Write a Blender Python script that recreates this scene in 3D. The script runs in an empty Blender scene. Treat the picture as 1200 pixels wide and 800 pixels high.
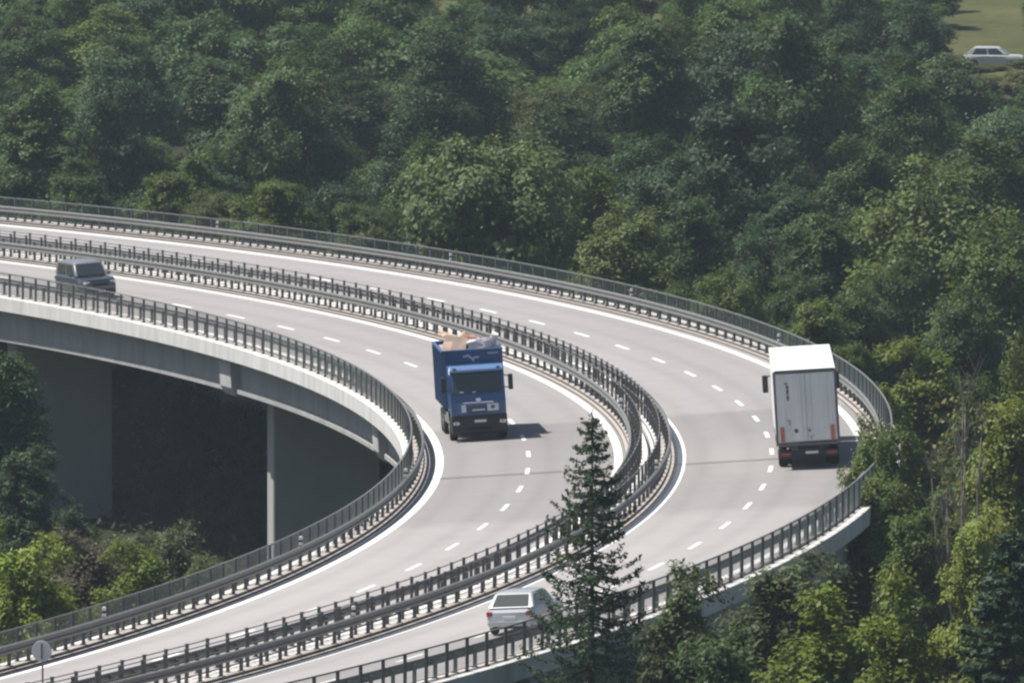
import bpy, bmesh, math, random
import numpy as np
from mathutils import Vector, Matrix
R = math.radians
scene = bpy.context.scene
COL = scene.collection
# ------------------------------------------------------------------ camera, sky, sun, exposure
F_PX, PITCH, CAM_H = 14764.2, 0.0786639, 46.5045          # focal length in photo pixels, tilt down, height
cd = bpy.data.cameras.new('camera'); cam = bpy.data.objects.new('camera', cd); COL.objects.link(cam)
cam.location = (0, 0, CAM_H); cam.rotation_euler = (math.pi/2 - PITCH, 0, 0)
cd.sensor_width = 36.0; cd.lens = 36.0*F_PX/1200.0; cd.clip_start = 1.0; cd.clip_end = 6000.0
scene.camera = cam
SUN_EL, SUN_AZ = R(60), R(163)      # azimuth measured counter-clockwise from +x: the sun stands to the left, a little behind the bend
sdir = Vector((math.cos(SUN_EL)*math.cos(SUN_AZ), math.cos(SUN_EL)*math.sin(SUN_AZ), math.sin(SUN_EL)))
ld = bpy.data.lights.new('sun', 'SUN'); ld.energy = 4.4; ld.angle = R(0.53); ld.color = (1.0, 0.955, 0.89)
sun = bpy.data.objects.new('sun', ld); COL.objects.link(sun)
sun.rotation_euler = sdir.to_track_quat('Z', 'Y').to_euler(); sun.location = (-200, 600, 300)
w = bpy.data.worlds.new('World'); scene.world = w; w.use_nodes = True
nt = w.node_tree; sky = nt.nodes.new('ShaderNodeTexSky'); sky.sky_type = 'NISHITA'; sky.sun_disc = False
sky.sun_elevation = SUN_EL; sky.sun_rotation = math.atan2(sdir.x, sdir.y)
sky.air_density = 1.0; sky.dust_density = 1.6
bg = nt.nodes['Background']; nt.links.new(sky.outputs[0], bg.inputs[0]); bg.inputs[1].default_value = 0.055
scene.view_settings.view_transform = 'Standard'; scene.view_settings.look = 'None'
scene.view_settings.gamma = 1.0; scene.view_settings.exposure = 0.72
scene.cycles.max_bounces = 6; scene.cycles.diffuse_bounces = 3; scene.cycles.transparent_max_bounces = 6
scene.cycles.volume_bounces = 0; scene.cycles.filter_width = 2.4
scene.cycles.use_denoising = True

# ------------------------------------------------------------------ helpers
MATS = {}
def mat(name, col=(.5, .5, .5), rough=.6, metal=0., spec=.5, noise=None, coat=0., emit=None):
    """plain principled; noise=(scale, amount[, stretch]) mottles the colour"""
    if name in MATS: return MATS[name]
    m = bpy.data.materials.new(name); m.use_nodes = True; n = m.node_tree; b = n.nodes['Principled BSDF']
    b.inputs['Base Color'].default_value = (*col, 1); b.inputs['Roughness'].default_value = rough
    b.inputs['Metallic'].default_value = metal; b.inputs['Specular IOR Level'].default_value = spec
    b.inputs['Coat Weight'].default_value = coat; b.inputs['Coat Roughness'].default_value = .08
    if emit: b.inputs['Emission Color'].default_value = (*emit[:3], 1); b.inputs['Emission Strength'].default_value = emit[3]
    if noise:
        tc = n.nodes.new('ShaderNodeTexCoord'); nz = n.nodes.new('ShaderNodeTexNoise')
        nz.inputs['Scale'].default_value = noise[0]; nz.inputs['Detail'].default_value = 6; nz.inputs['Roughness'].default_value = .65
        mp = n.nodes.new('ShaderNodeMapping'); mp.inputs['Scale'].default_value = noise[2] if len(noise) > 2 else (1, 1, 1)
        n.links.new(tc.outputs['Object'], mp.inputs[0]); n.links.new(mp.outputs[0], nz.inputs[0])
        mr = n.nodes.new('ShaderNodeMapRange'); mr.inputs[1].default_value = .25; mr.inputs[2].default_value = .75
        mr.inputs[3].default_value = 1-noise[1]; mr.inputs[4].default_value = 1+noise[1]; n.links.new(nz.outputs[0], mr.inputs[0])
        vm = n.nodes.new('ShaderNodeVectorMath'); vm.operation = 'SCALE'; vm.inputs[0].default_value = col
        n.links.new(mr.outputs[0], vm.inputs['Scale']); n.links.new(vm.outputs[0], b.inputs['Base Color'])
    MATS[name] = m; return m
def mesh(name, V, Fc, m=None, smooth=False, uv=None):
    me = bpy.data.meshes.new(name); me.from_pydata([tuple(v) for v in V], [], [tuple(f) for f in Fc])
    if uv is not None:
        l = me.uv_layers.new(name='uv'); idx = np.empty(len(me.loops), np.int32); me.loops.foreach_get('vertex_index', idx)
        l.data.foreach_set('uv', np.asarray(uv, np.float32)[idx].ravel())
    if m: me.materials.append(m)
    if smooth: me.polygons.foreach_set('use_smooth', [True]*len(me.polygons))
    me.update(); return me
def obj(name, me, parent=None, M=None):
    o = bpy.data.objects.new(name, me); COL.objects.link(o)
    if parent: o.parent = parent
    if M is not None: o.matrix_local = M
    return o
def tag(o, label, cat, group=None):
    o['label'] = label; o['category'] = cat
    if group: o['group'] = group
    return o
def thing(name, label, cat, M=None, group=None):
    e = bpy.data.objects.new(name, None); COL.objects.link(e); e.empty_display_size = .2
    if M is not None: e.matrix_world = M
    return tag(e, label, cat, group)
def bmo(name, bm, m, parent=None, smooth=False, M=None):
    bmesh.ops.recalc_face_normals(bm, faces=bm.faces[:])
    me = bpy.data.meshes.new(name); bm.to_mesh(me); bm.free(); me.materials.append(m)
    if smooth: me.polygons.foreach_set('use_smooth', [True]*len(me.polygons))
    return obj(name, me, parent, M)
def bx(bm, c, s, bev=0., rot=None, seg=1):
    """box of size s centred at c, bevelled"""
    r = bmesh.ops.create_cube(bm, size=1.0); vs = r['verts']
    M = Matrix.Translation(c) @ (rot.to_4x4() if rot else Matrix()) @ Matrix.Diagonal((*s, 1))
    bmesh.ops.transform(bm, matrix=M, verts=vs)
    if bev:
        es = list({e for v in vs for e in v.link_edges}); bmesh.ops.bevel(bm, geom=es, offset=bev, segments=seg, affect='EDGES', profile=.6)
    return bm
def box(c, s, bev=0., rot=None, seg=1): return bx(bmesh.new(), c, s, bev, rot, seg)
def prism(poly, y0, y1, bev=0., axis='y'):
    """polygon [(x,z)] extruded across y from y0 to y1"""
    bm = bmesh.new(); a = [bm.verts.new((p[0], y0, p[1])) for p in poly]; b = [bm.verts.new((p[0], y1, p[1])) for p in poly]
    n = len(poly); bm.faces.new(a); bm.faces.new(b[::-1])
    for i in range(n): bm.faces.new((a[i], b[i], b[(i+1) % n], a[(i+1) % n]))
    bmesh.ops.recalc_face_normals(bm, faces=bm.faces[:])
    if bev: bmesh.ops.bevel(bm, geom=bm.edges[:], offset=bev, segments=2, affect='EDGES', profile=.6)
    return bm
def quad(pts, th=.012):
    """thin slab on 4 points, thickened along its normal"""
    p = [Vector(q) for q in pts]; n = (p[1]-p[0]).cross(p[3]-p[0]).normalized()*th
    bm = bmesh.new(); a = [bm.verts.new(q) for q in p]; b = [bm.verts.new(q+n) for q in p]
    bm.faces.new(a); bm.faces.new(b[::-1])
    for i in range(4): bm.faces.new((a[i], b[i], b[(i+1) % 4], a[(i+1) % 4]))
    return bm
def lathe_y(prof, c, n=20):
    """profile [(r, y)] turned about the y axis through c"""
    bm = bmesh.new(); rings = []
    for r, y in prof:
        rings.append([bm.verts.new((c[0]+r*math.cos(2*math.pi*k/n), c[1]+y, c[2]+r*math.sin(2*math.pi*k/n))) for k in range(n)])
    for a, b in zip(rings, rings[1:]):
        for k in range(n): bm.faces.new((a[k], a[(k+1) % n], b[(k+1) % n], b[k]))
    bm.faces.new(rings[0]); bm.faces.new(rings[-1][::-1]); return bm
def tube(bm, p0, p1, r0, r1=None, n=6):
    p0 = Vector(p0); p1 = Vector(p1); r1 = r0 if r1 is None else r1; d = (p1-p0).normalized()
    u = d.orthogonal().normalized(); v = d.cross(u); A = []; B = []
    for k in range(n):
        t = 2*math.pi*k/n; o = u*math.cos(t)+v*math.sin(t); A.append(bm.verts.new(p0+o*r0)); B.append(bm.verts.new(p1+o*r1))
    for k in range(n): bm.faces.new((A[k], A[(k+1) % n], B[(k+1) % n], B[k]))
    bm.faces.new(A[::-1]); bm.faces.new(B); return bm

# ------------------------------------------------------------------ the bend: an arc with bank and gradient
S0, S1, DS = -190.0, 250.0, 0.5
sv = np.arange(S0, S1+.01, DS); sh = sv/100
PSI = -1.38379487 + (-3.28601e-3*sv - 7.854e-5*sv*sh/2 - 6.78e-6*sv*sh*sh/3)
def _int(f):
    c = np.concatenate([[0], np.cumsum((f[1:]+f[:-1])/2*DS)]); return c - c[int(round(-S0/DS))]
CX = -4.58405 + _int(np.cos(PSI)); CY = 576.16646 + _int(np.sin(PSI))
CZ = 100*(.01223185*sh - .00453878*sh**2/2 + .00098519*sh**3/6)
BANK, DB, LW = 0.0616293, 10.01256, 3.7        # cross fall, offset of the outer carriageway, lane width
def frame(s):
    i = (s-S0)/DS; return (np.interp(s, sv, CX), np.interp(s, sv, CY), np.interp(s, sv, CZ), np.interp(s, sv, PSI))
def C(s, d, z=0.0):
    x, y, zz, p = frame(s); return Vector((x - d*math.sin(p), y + d*math.cos(p), zz + BANK*d + z))
def CM(s, d, z=0., turn=0., rev=False, bank=True):
    """matrix on the road: local +x forward, +z up, y left"""
    p = C(s, d, z); psi = frame(s)[3] + turn
    t = (C(s+1, d)-C(s-1, d)).normalized(); f = Vector((math.cos(psi), math.sin(psi), t.z))
    if rev: f = -f
    f.normalize(); o = C(s, d+1)-C(s, d); up = f.cross(o).normalized(); up = up if up.z > 0 else -up
    if not bank: up = Vector((0, 0, 1)); f = Vector((f.x, f.y, 0)).normalized()
    l = up.cross(f).normalized(); up = f.cross(l).normalized()
    return Matrix(((f.x, l.x, up.x, p.x), (f.y, l.y, up.y, p.y), (f.z, l.z, up.z, p.z), (0, 0, 0, 1)))
def project(p):
    c, s = math.cos(PITCH), math.sin(PITCH); z = p[2]-CAM_H; dep = p[1]*c - z*s
    return 600+F_PX*p[0]/dep, 400-F_PX*(p[1]*s+z*c)/dep, dep
def at_px(px, d, lo, hi, z=.5):
    """station whose point at offset d shows at column px, searched between lo and hi"""
    ss = np.arange(lo, hi, .5); return float(min(ss, key=lambda s: abs(project(C(s, d, z))[0]-px)))
def sweep(prof, s0, s1, step=1.0, org=(0, 0, 0), closed=True, caps=True):
    st = np.append(np.arange(s0, s1, step), s1); n = len(prof); V = []; UV = []; Fc = []
    for s in st:
        for d, z in prof: V.append(C(s, d, z)-Vector(org)); UV.append((s, d))
    m = n if closed else n-1
    for i in range(len(st)-1):
        for k in range(m): Fc.append((i*n+k, i*n+(k+1) % n, (i+1)*n+(k+1) % n, (i+1)*n+k))
    if closed and caps: Fc.append(tuple(range(n))[::-1]); Fc.append(tuple((len(st)-1)*n+k for k in range(n)))
    return V, Fc, UV
def ribbon(name, prof, s0, s1, m, parent=None, step=1.0, closed=True, smooth=False):
    org = parent.matrix_world.translation if parent else Vector((0, 0, 0))
    V, Fc, UV = sweep(prof, s0, s1, step, org, closed); me = mesh(name, V, Fc, m, smooth, UV)
    bm = bmesh.new(); bm.from_mesh(me); bmesh.ops.recalc_face_normals(bm, faces=bm.faces[:])
    if not closed and sum(f.normal.z for f in bm.faces) < 0: bmesh.ops.reverse_faces(bm, faces=bm.faces[:])
    bm.to_mesh(me); bm.free()
    return obj(name, me, parent)

# ------------------------------------------------------------------ surface materials
def asphalt():
    m = bpy.data.materials.new('asphalt'); m.use_nodes = True; n = m.node_tree; L = n.links.new; b = n.nodes['Principled BSDF']
    uv = n.nodes.new('ShaderNodeUVMap'); sp = n.nodes.new('ShaderNodeSeparateXYZ'); L(uv.outputs[0], sp.inputs[0])
    def noise(scale, sx, sy, det=5):
        mp = n.nodes.new('ShaderNodeMapping'); mp.inputs['Scale'].default_value = (sx, sy, 1); L(uv.outputs[0], mp.inputs[0])
        z = n.nodes.new('ShaderNodeTexNoise'); z.inputs['Scale'].default_value = scale; z.inputs['Detail'].default_value = det; L(mp.outputs[0], z.inputs[0]); return z.outputs[0]
    def rng(x, a, c, lo, hi):
        r = n.nodes.new('ShaderNodeMapRange'); r.inputs[1].default_value = a; r.inputs[2].default_value = c; r.inputs[3].default_value = lo; r.inputs[4].default_value = hi; L(x, r.inputs[0]); return r.outputs[0]
    def mth(op, a, c=None):
        k = n.nodes.new('ShaderNodeMath'); k.operation = op; L(a, k.inputs[0])
        if isinstance(c, float): k.inputs[1].default_value = c
        elif c is not None: L(c, k.inputs[1])
        return k.outputs[0]
    # relaid stretch round the expansion joint: a darker mix with its own straight ends; the far arm slowly darker
    cr = n.nodes.new('ShaderNodeValToRGB'); L(rng(sp.outputs[0], -200., 250., 0., 1.), cr.inputs[0]); e = cr.color_ramp; e.interpolation = 'LINEAR'
    f = lambda s: (s+200)/450
    e.elements[0].position = f(-120); e.elements[0].color = (.93,)*3+(1,); e.elements[1].position = f(38.2); e.elements[1].color = (1.0,)*3+(1,)
    for s, v in ((38.8, .80), (63.6, .85), (64.6, .82), (88.0, .88), (88.5, 1.05), (120, 1.07)):
        q = e.elements.new(f(s)); q.color = (v, v, v, 1)
    g = rng(noise(.05, .25, 2.2), .3, .7, .90, 1.08)       # long streaks along the lanes
    g2 = rng(noise(.6, 1, 1, 8), .25, .75, .95, 1.05); g3 = rng(noise(9., 1, 1, 3), .2, .8, .93, 1.07)
    dl = mth('ABSOLUTE', mth('SUBTRACT', mth('ABSOLUTE', mth('SUBTRACT', mth('ABSOLUTE', sp.outputs[1]), 1.85)), .95))  # wheel tracks
    tr = rng(dl, 0., .5, .93, 1.02)
    v = mth('MULTIPLY', mth('MULTIPLY', mth('MULTIPLY', g, g2), mth('MULTIPLY', g3, tr)), cr.outputs[0])
    vm = n.nodes.new('ShaderNodeVectorMath'); vm.operation = 'SCALE'; vm.inputs[0].default_value = (.276, .263, .258); L(v, vm.inputs['Scale']); L(vm.outputs[0], b.inputs['Base Color'])
    b.inputs['Roughness'].default_value = .85; b.inputs['Specular IOR Level'].default_value = .25
    bp = n.nodes.new('ShaderNodeBump'); bp.inputs['Strength'].default_value = .15; bp.inputs['Distance'].default_value = .01; L(noise(40., 1, 1, 2), bp.inputs['Height']); L(bp.outputs[0], b.inputs['Normal'])
    return m
M_ASPH = asphalt()
def paint_white():
    m = bpy.data.materials.new('road_paint'); m.use_nodes = True; n = m.node_tree; L = n.links.new; b = n.nodes['Principled BSDF']
    uv = n.nodes.new('ShaderNodeUVMap'); z = n.nodes.new('ShaderNodeTexNoise'); z.inputs['Scale'].default_value = 2.2; z.inputs['Detail'].default_value = 7; L(uv.outputs[0], z.inputs[0])
    c = n.nodes.new('ShaderNodeValToRGB'); L(z.outputs[0], c.inputs[0]); c.color_ramp.elements[0].position = .28; c.color_ramp.elements[0].color = (.50, .49, .47, 1)
    c.color_ramp.elements[1].position = .45; c.color_ramp.elements[1].color = (.80, .79, .76, 1); L(c.outputs[0], b.inputs['Base Color']); b.inputs['Roughness'].default_value = .6; return m
M_PAINT = paint_white()
M_CONC = mat('concrete_pale', (.56, .55, .53), .85, spec=.2, noise=(1.1, .22, (1, 1, .25)))
M_KERB = mat('concrete_kerb', (.38, .345, .315), .9, spec=.15, noise=(1.3, .18))
M_KFACE = mat('kerb_face_dark', (.10, .09, .085), .9, spec=.15, noise=(2., .35))
M_GIRD = mat('concrete_girder', (.34, .34, .335), .9, spec=.15, noise=(.8, .24, (1, 1, .3)))
M_PIER = mat('concrete_pier', (.36, .365, .35), .9, spec=.15, noise=(.35, .15, (1, 1, .4)))
M_GALV = mat('galvanised_steel', (.155, .157, .152), .6, .2, .4, noise=(3., .2))
M_GALVD = mat('weathered_post', (.10, .10, .10), .7, .1, .3, noise=(4., .25))
M_MESH = mat('railing_wire', (.40, .43, .40), .6, .2, .4)
M_DARK = mat('black_rubber', (.015, .015, .016), .8, spec=.2)
M_JOINT = mat('joint_steel', (.06, .058, .055), .6, .2)

# ------------------------------------------------------------------ terrain
def smooth(a, b, x): t = min(1, max(0, (x-a)/(b-a))); return t*t*(3-2*t)
def ground(x, y):
    z = -12.6 + 9.2*smooth(690, 960, y) + 1.5*smooth(960, 1100, y) + 30*smooth(1150, 1900, y)
    z += 52*(1-smooth(20, 330, y)) * (1 if y < 330 else 0)
    dd = math.hypot(x+303.4, y-519.6)-304.0                   # metres outside the inner carriageway
    z += 7.0*smooth(3, 22, dd)*(1-smooth(26, 46, dd))*smooth(568, 628, y)*(1-smooth(690, 900, y))  # bank added beyond the deck so the ground seen underneath lies in shade
    z += 2.0*smooth(25, 75, x)*smooth(560, 640, y)*(1-smooth(690, 900, y))
    z += .35*math.sin(x*.11+1.3)*math.sin(y*.07) + .2*math.sin(x*.31)*math.cos(y*.23)
    if -30 < y < 30 and abs(x) < 40: z = min(z, 44.0)
    return z
xs = sorted(set(list(range(-900, -90, 30)) + list(range(-90, 91, 5)) + list(range(120, 901, 30))))
ys = sorted(set(list(range(-200, 330, 15)) + list(range(330, 1110, 6)) + list(range(1130, 2201, 30))))
V = [(x, y, ground(x, y)) for y in ys for x in xs]; nx = len(xs)
Fc = [(j*nx+i, j*nx+i+1, (j+1)*nx+i+1, (j+1)*nx+i) for j in range(len(ys)-1) for i in range(nx-1)]
def meadow():
    m = bpy.data.materials.new('meadow_grass'); m.use_nodes = True; n = m.node_tree; L = n.links.new; b = n.nodes['Principled BSDF']
    tc = n.nodes.new('ShaderNodeTexCoord')
    def nz(sc, d): z = n.nodes.new('ShaderNodeTexNoise'); z.inputs['Scale'].default_value = sc; z.inputs['Detail'].default_value = d; L(tc.outputs['Object'], z.inputs[0]); return z.outputs[0]
    c = n.nodes.new('ShaderNodeValToRGB'); L(nz(.06, 8), c.inputs[0]); c.color_ramp.elements[0].position = .35; c.color_ramp.elements[0].color = (.055, .065, .025, 1)
    c.color_ramp.elements[1].position = .65; c.color_ramp.elements[1].color = (.105, .105, .045, 1)
    sx = n.nodes.new('ShaderNodeSeparateXYZ'); L(tc.outputs['Object'], sx.inputs[0])
    ad = n.nodes.new('ShaderNodeMath'); ad.operation = 'MULTIPLY_ADD'; ad.inputs[1].default_value = 60; L(nz(.05, 4), ad.inputs[0]); L(sx.outputs[1], ad.inputs[2])
    mr = n.nodes.new('ShaderNodeMapRange'); mr.inputs[1].default_value = 885; mr.inputs[2].default_value = 915; L(ad.outputs[0], mr.inputs[0])
    fl = n.nodes.new('ShaderNodeMix'); fl.data_type = 'RGBA'; L(mr.outputs[0], fl.inputs[0]); fl.inputs[6].default_value = (.028, .030, .018, 1); L(c.outputs[0], fl.inputs[7]); c = fl
    c2 = n.nodes.new('ShaderNodeValToRGB'); L(nz(1.3, 6), c2.inputs[0]); c2.color_ramp.elements[0].color = (.6, .6, .55, 1); c2.color_ramp.elements[1].color = (1.25, 1.2, 1.1, 1)
    mx = n.nodes.new('ShaderNodeMix'); mx.data_type = 'RGBA'; mx.blend_type = 'MULTIPLY'; mx.inputs[0].default_value = 1; L(c.outputs[2], mx.inputs[6]); L(c2.outputs[0], mx.inputs[7]); L(mx.outputs[2], b.inputs['Base Color'])
    b.inputs['Roughness'].default_value = .95; b.inputs['Specular IOR Level'].default_value = .1
    bp = n.nodes.new('ShaderNodeBump'); bp.inputs['Strength'].default_value = .6; bp.inputs['Distance'].default_value = .3; L(nz(2., 5), bp.inputs['Height']); L(bp.outputs[0], b.inputs['Normal'])
    return m
g = obj('ground', mesh('ground', V, Fc, meadow(), True)); g['kind'] = 'structure'

# ------------------------------------------------------------------ the two bridge decks
RS0, RS1 = -170.0, 225.0
KT = .17                                  # kerb top above the road
SUP = [-148, -106, -64, -20, 22, 64, 106, 148, 190]
def deck(off, lab, inner):
    """off: carriageway centre line; inner: True for the carriageway on the inside of the bend"""
    O = C(30, off); t = thing('viaduct', lab, 'bridge', Matrix.Translation(O))
    e0, e1 = (-5.22, 4.94) if inner else (-4.95, 5.26)
    k0 = 4.2 if inner else 4.0; k1 = 4.0 if inner else 4.2
    P = lambda pr: [(off+d, z) for d, z in pr]
    g0, g1 = e0+.85, e1-.85
    ribbon('deck_slab', P([(e0+.35, -.02), (e1-.35, -.02), (e1-.35, -.30), (g1-.1, -.36), (g0+.1, -.36), (e0+.35, -.30)]), RS0, RS1, M_GIRD, t)
    for sgn, e in ((1, e0), (-1, e1)):      # edge beams
        big = (inner and sgn == 1) or (not inner and sgn == -1); dep = -.52 if big else -.42
        ribbon('edge_beam', P([(e, KT-.02), (e+sgn*.04, KT), (e+sgn*.345, KT-.003), (e+sgn*.345, -.34), (e+sgn*.22, dep), (e, dep)]), RS0, RS1, M_CONC, t)
    for e, k, sg in ((e0, k0, -1), (e1, k1, 1)):   # stepped kerbs, their risers in a darker tone
        a = sg*k; ends = e-sg*.345
        ribbon('kerb', P([(ends, -.018), (ends, KT-.004), (a+sg*.17, KT-.004), (a+sg*.16, .065), (a+.0, .06), (a, -.018)]), RS0, RS1, M_KERB, t)
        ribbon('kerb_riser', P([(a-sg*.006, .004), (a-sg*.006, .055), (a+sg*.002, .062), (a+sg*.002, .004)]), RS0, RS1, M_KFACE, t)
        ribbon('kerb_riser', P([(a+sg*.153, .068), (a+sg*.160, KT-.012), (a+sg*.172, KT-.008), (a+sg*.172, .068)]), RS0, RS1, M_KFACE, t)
    for gc in (g0+.28, g1-.28):             # two main girders with bottom flanges
        ribbon('girder', P([(gc-.28, -.33), (gc+.28, -.33), (gc+.22, -1.95), (gc+.42, -2.02), (gc+.42, -2.22), (gc-.42, -2.22), (gc-.42, -2.02), (gc-.22, -1.95)]), RS0, RS1, M_GIRD, t)
    for s in SUP:
        if not RS0 < s < RS1: continue
        M = CM(s, off, 0, bank=True); M.translation -= O
        # cross-head: a transverse beam whose haunched ends show under the edge beam
        L_, Rr = -(e0+.04), -(e1-.04)       # local y = -d
        bm = bmesh.new(); half = 1.15
        pr = [(L_-.20, -.55), (L_, -.80), (L_, -1.95), (L_-.22, -2.36), (L_-1.7, -2.52), (Rr+1.7, -2.52), (Rr+.22, -2.36), (Rr, -1.95), (Rr, -.80), (Rr+.20, -.55)]
        A = [bm.verts.new((-half, y, z)) for y, z in pr]; B = [bm.verts.new((half, y, z)) for y, z in pr]; n = len(pr)
        bm.faces.new(A); bm.faces.new(B[::-1])
        for i in range(n): bm.faces.new((A[i], B[i], B[(i+1) % n], A[(i+1) % n]))
        bmesh.ops.recalc_face_normals(bm, faces=bm.faces[:]); bmesh.ops.bevel(bm, geom=bm.edges[:], offset=.03, segments=1, affect='EDGES')
        bmo('crosshead', bm, mat('concrete_crosshead', (.44, .44, .43), .9, spec=.15, noise=(.8, .15)), t, M=M)
        base = C(s, off); gz = min(ground(base.x+dx, base.y) for dx in (-3, 0, 3)); Mp = CM(s, off, 0, bank=False); Mp.translation -= O
        top = -2.35; bot = gz-base.z-.6
        bm = bmesh.new(); hw = 2.6
        bx(bm, (0, 0, (top+bot)/2), (1.30, 2*hw, top-bot), .06)
        bmo('pier', bm, M_PIER, t, M=Mp)
    return t
deckA = deck(0.0, 'curved concrete viaduct deck on the inside of the bend carrying the blue truck', True)
deckB = deck(DB, 'curved concrete viaduct deck on the outside of the bend carrying the white lorry', False)
DASH = dict(A=53.7, B=51.4)
for off, key, k0, k1 in ((0., 'A', 4.2, 4.0), (DB, 'B', 4.0, 4.2)):
    st = np.append(np.arange(RS0, RS1, 1.0), RS1); cols = np.linspace(-k0+.0, k1, 9); V = []; UV = []; Fc = []
    for s in st:
        for d in cols: V.append(C(s, off+d, 0)); UV.append((s, d))
    n = len(cols)
    for i in range(len(st)-1):
        for k in range(n-1): Fc.append((i*n+k, (i+1)*n+k, (i+1)*n+k+1, i*n+k+1))
    rd = obj('road', mesh('road', V, Fc, M_ASPH, False, UV)); rd['kind'] = 'structure'
    me = rd.data
    if me.polygons[0].normal.z < 0: me.flip_normals()
    for d in (-LW, LW): ribbon('edge_line', [(off+d-.165, .004), (off+d+.165, .004)], RS0, RS1, M_PAINT, rd, closed=False)
    ph = DASH[key]; k = (1+off*.0033)
    s = ph - 26*9/k
    while s < RS1-3:
        if s > RS0+3: ribbon('lane_dash', [(off-.085, .0045), (off+.085, .0045)], s-1.5/k, s+1.5/k, M_PAINT, rd, closed=False)
        s += 9/k
    for sj in (64.0,):
        for a in (-.32, .18): ribbon('expansion_joint', [(off-k0+.01, .006), (off+k1-.01, .006)], sj+a, sj+a+.14, M_JOINT, rd, closed=False, step=.1)

# ------------------------------------------------------------------ guard rails and railings
def post_mesh(name, w_, dp, h, m, cap=True):
    bm = box((0, 0, h/2), (w_, dp, h), .008)
    if cap: bx(bm, (0, 0, h+.01), (w_+.015, dp+.015, .02))
    bx(bm, (0, 0, .012), (w_+.09, dp+.09, .024))
    bmesh.ops.recalc_face_normals(bm, faces=bm.faces[:]); me = bpy.data.meshes.new(name); bm.to_mesh(me); bm.free(); me.materials.append(m); return me
PM_G = post_mesh('post', .09, .12, .66, M_GALVD, False); PM_R = post_mesh('post', .105, .10, 1.15, M_GALVD)
PM_RL = post_mesh('post', .075, .08, 1.15, M_GALV)
def guard_rail(d, side, lab, s0, s1, grp='steel guard rails of the viaduct'):
    """side: direction of the road from the rail along d"""
    O = C(30, d, KT); t = thing('guard_rail', lab, 'guard rail', Matrix.Translation(O), grp)
    f = d+side*.11; q = side
    ribbon('beam', [(f, KT+.44), (f+q*.055, KT+.475), (f+q*.055, KT+.535), (f+q*.0, KT+.57), (f, KT+.63), (f+q*.055, KT+.665), (f+q*.055, KT+.725), (f, KT+.76),
                    (f-q*.035, KT+.762), (f+q*.015, KT+.725), (f+q*.015, KT+.67), (f-q*.03, KT+.64), (f-q*.03, KT+.56), (f+q*.015, KT+.53), (f+q*.015, KT+.48), (f-q*.03, KT+.44)], s0, s1, M_GALV, t, step=2.0)
    k = 1+d*.0033; s = 60.0 - 2/k*int((60-s0)*k/2)
    while s < s1:
        M = CM(s, d, KT-.004, bank=False); M.translation -= O; obj('post', PM_G, t, M); s += 2.0/k
    return t
def railing(d, lab, s0, s1, infill=True, pm=None, ph=0., grp='railings of the viaduct'):
    O = C(30, d, KT); t = thing('railing', lab, 'railing', Matrix.Translation(O), grp)
    m = M_GALV
    if infill:
        ribbon('top_rail', [(d-.03, KT+1.12), (d+.03, KT+1.12), (d+.03, KT+1.17), (d-.03, KT+1.17)], s0, s1, m, t, step=2.0)
        ribbon('bottom_rail', [(d-.015, KT+.13), (d+.015, KT+.13), (d+.015, KT+.16), (d-.015, KT+.16)], s0, s1, m, t, step=2.0)
        V = []; Fc = []; r = .0075; k = 1+d*.0033
        for s in np.arange(s0, s1, .125/k):
            p = C(s, d, KT)-O; b = len(V)
            for z in (.14, 1.13):
                for a in (0, 2.094, 4.189): V.append((p.x+r*math.cos(a), p.y+r*math.sin(a), p.z+z))
            for a in range(3): Fc.append((b+a, b+(a+1) % 3, b+3+(a+1) % 3, b+3+a))
        o = obj('wire_infill', mesh('wire_infill', V, Fc, M_MESH), t); o['kind'] = 'stuff'
    else:
        ribbon('top_rail', [(d-.018, KT+1.10), (d+.018, KT+1.10), (d+.018, KT+1.135), (d-.018, KT+1.135)], s0, s1, m, t, step=2.0)
        ribbon('middle_rail', [(d-.012, KT+.58), (d+.012, KT+.58), (d+.012, KT+.61), (d-.012, KT+.61)], s0, s1, m, t, step=2.0)
    k = 1+d*.0033; s = 60.0+ph - 2/k*int((60-s0)*k/2)
    while s < s1:
        M = CM(s, d, KT-.004, bank=False); M.translation -= O; obj('post', pm or PM_R, t, M); s += 2.0/k
    return t
GS0, GS1 = -125.0, 190.0
guard_rail(-4.50, 1, 'steel guard rail along the inner edge of the bend, left of the blue truck', GS0, GS1)
guard_rail(4.30, -1, 'median guard rail on the blue truck\'s carriageway', GS0, GS1)
guard_rail(DB-4.30, 1, 'median guard rail on the white lorry\'s carriageway', GS0, GS1)
guard_rail(DB+4.50, -1, 'steel guard rail along the outer edge of the bend, right of the white lorry', GS0, GS1)
railing(-4.87, 'wire railing with posts on the inner rim of the bend above the concrete pier', GS0, GS1)
railing(4.62, 'median railing of bare posts behind the blue truck\'s carriageway', GS0, GS1, False)
railing(DB-4.62, 'median railing of bare posts beside the white lorry\'s carriageway', GS0, GS1, False, ph=.35)
railing(DB+4.87, 'wire railing with posts on the outer rim of the bend against the forest', GS0, GS1)

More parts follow.
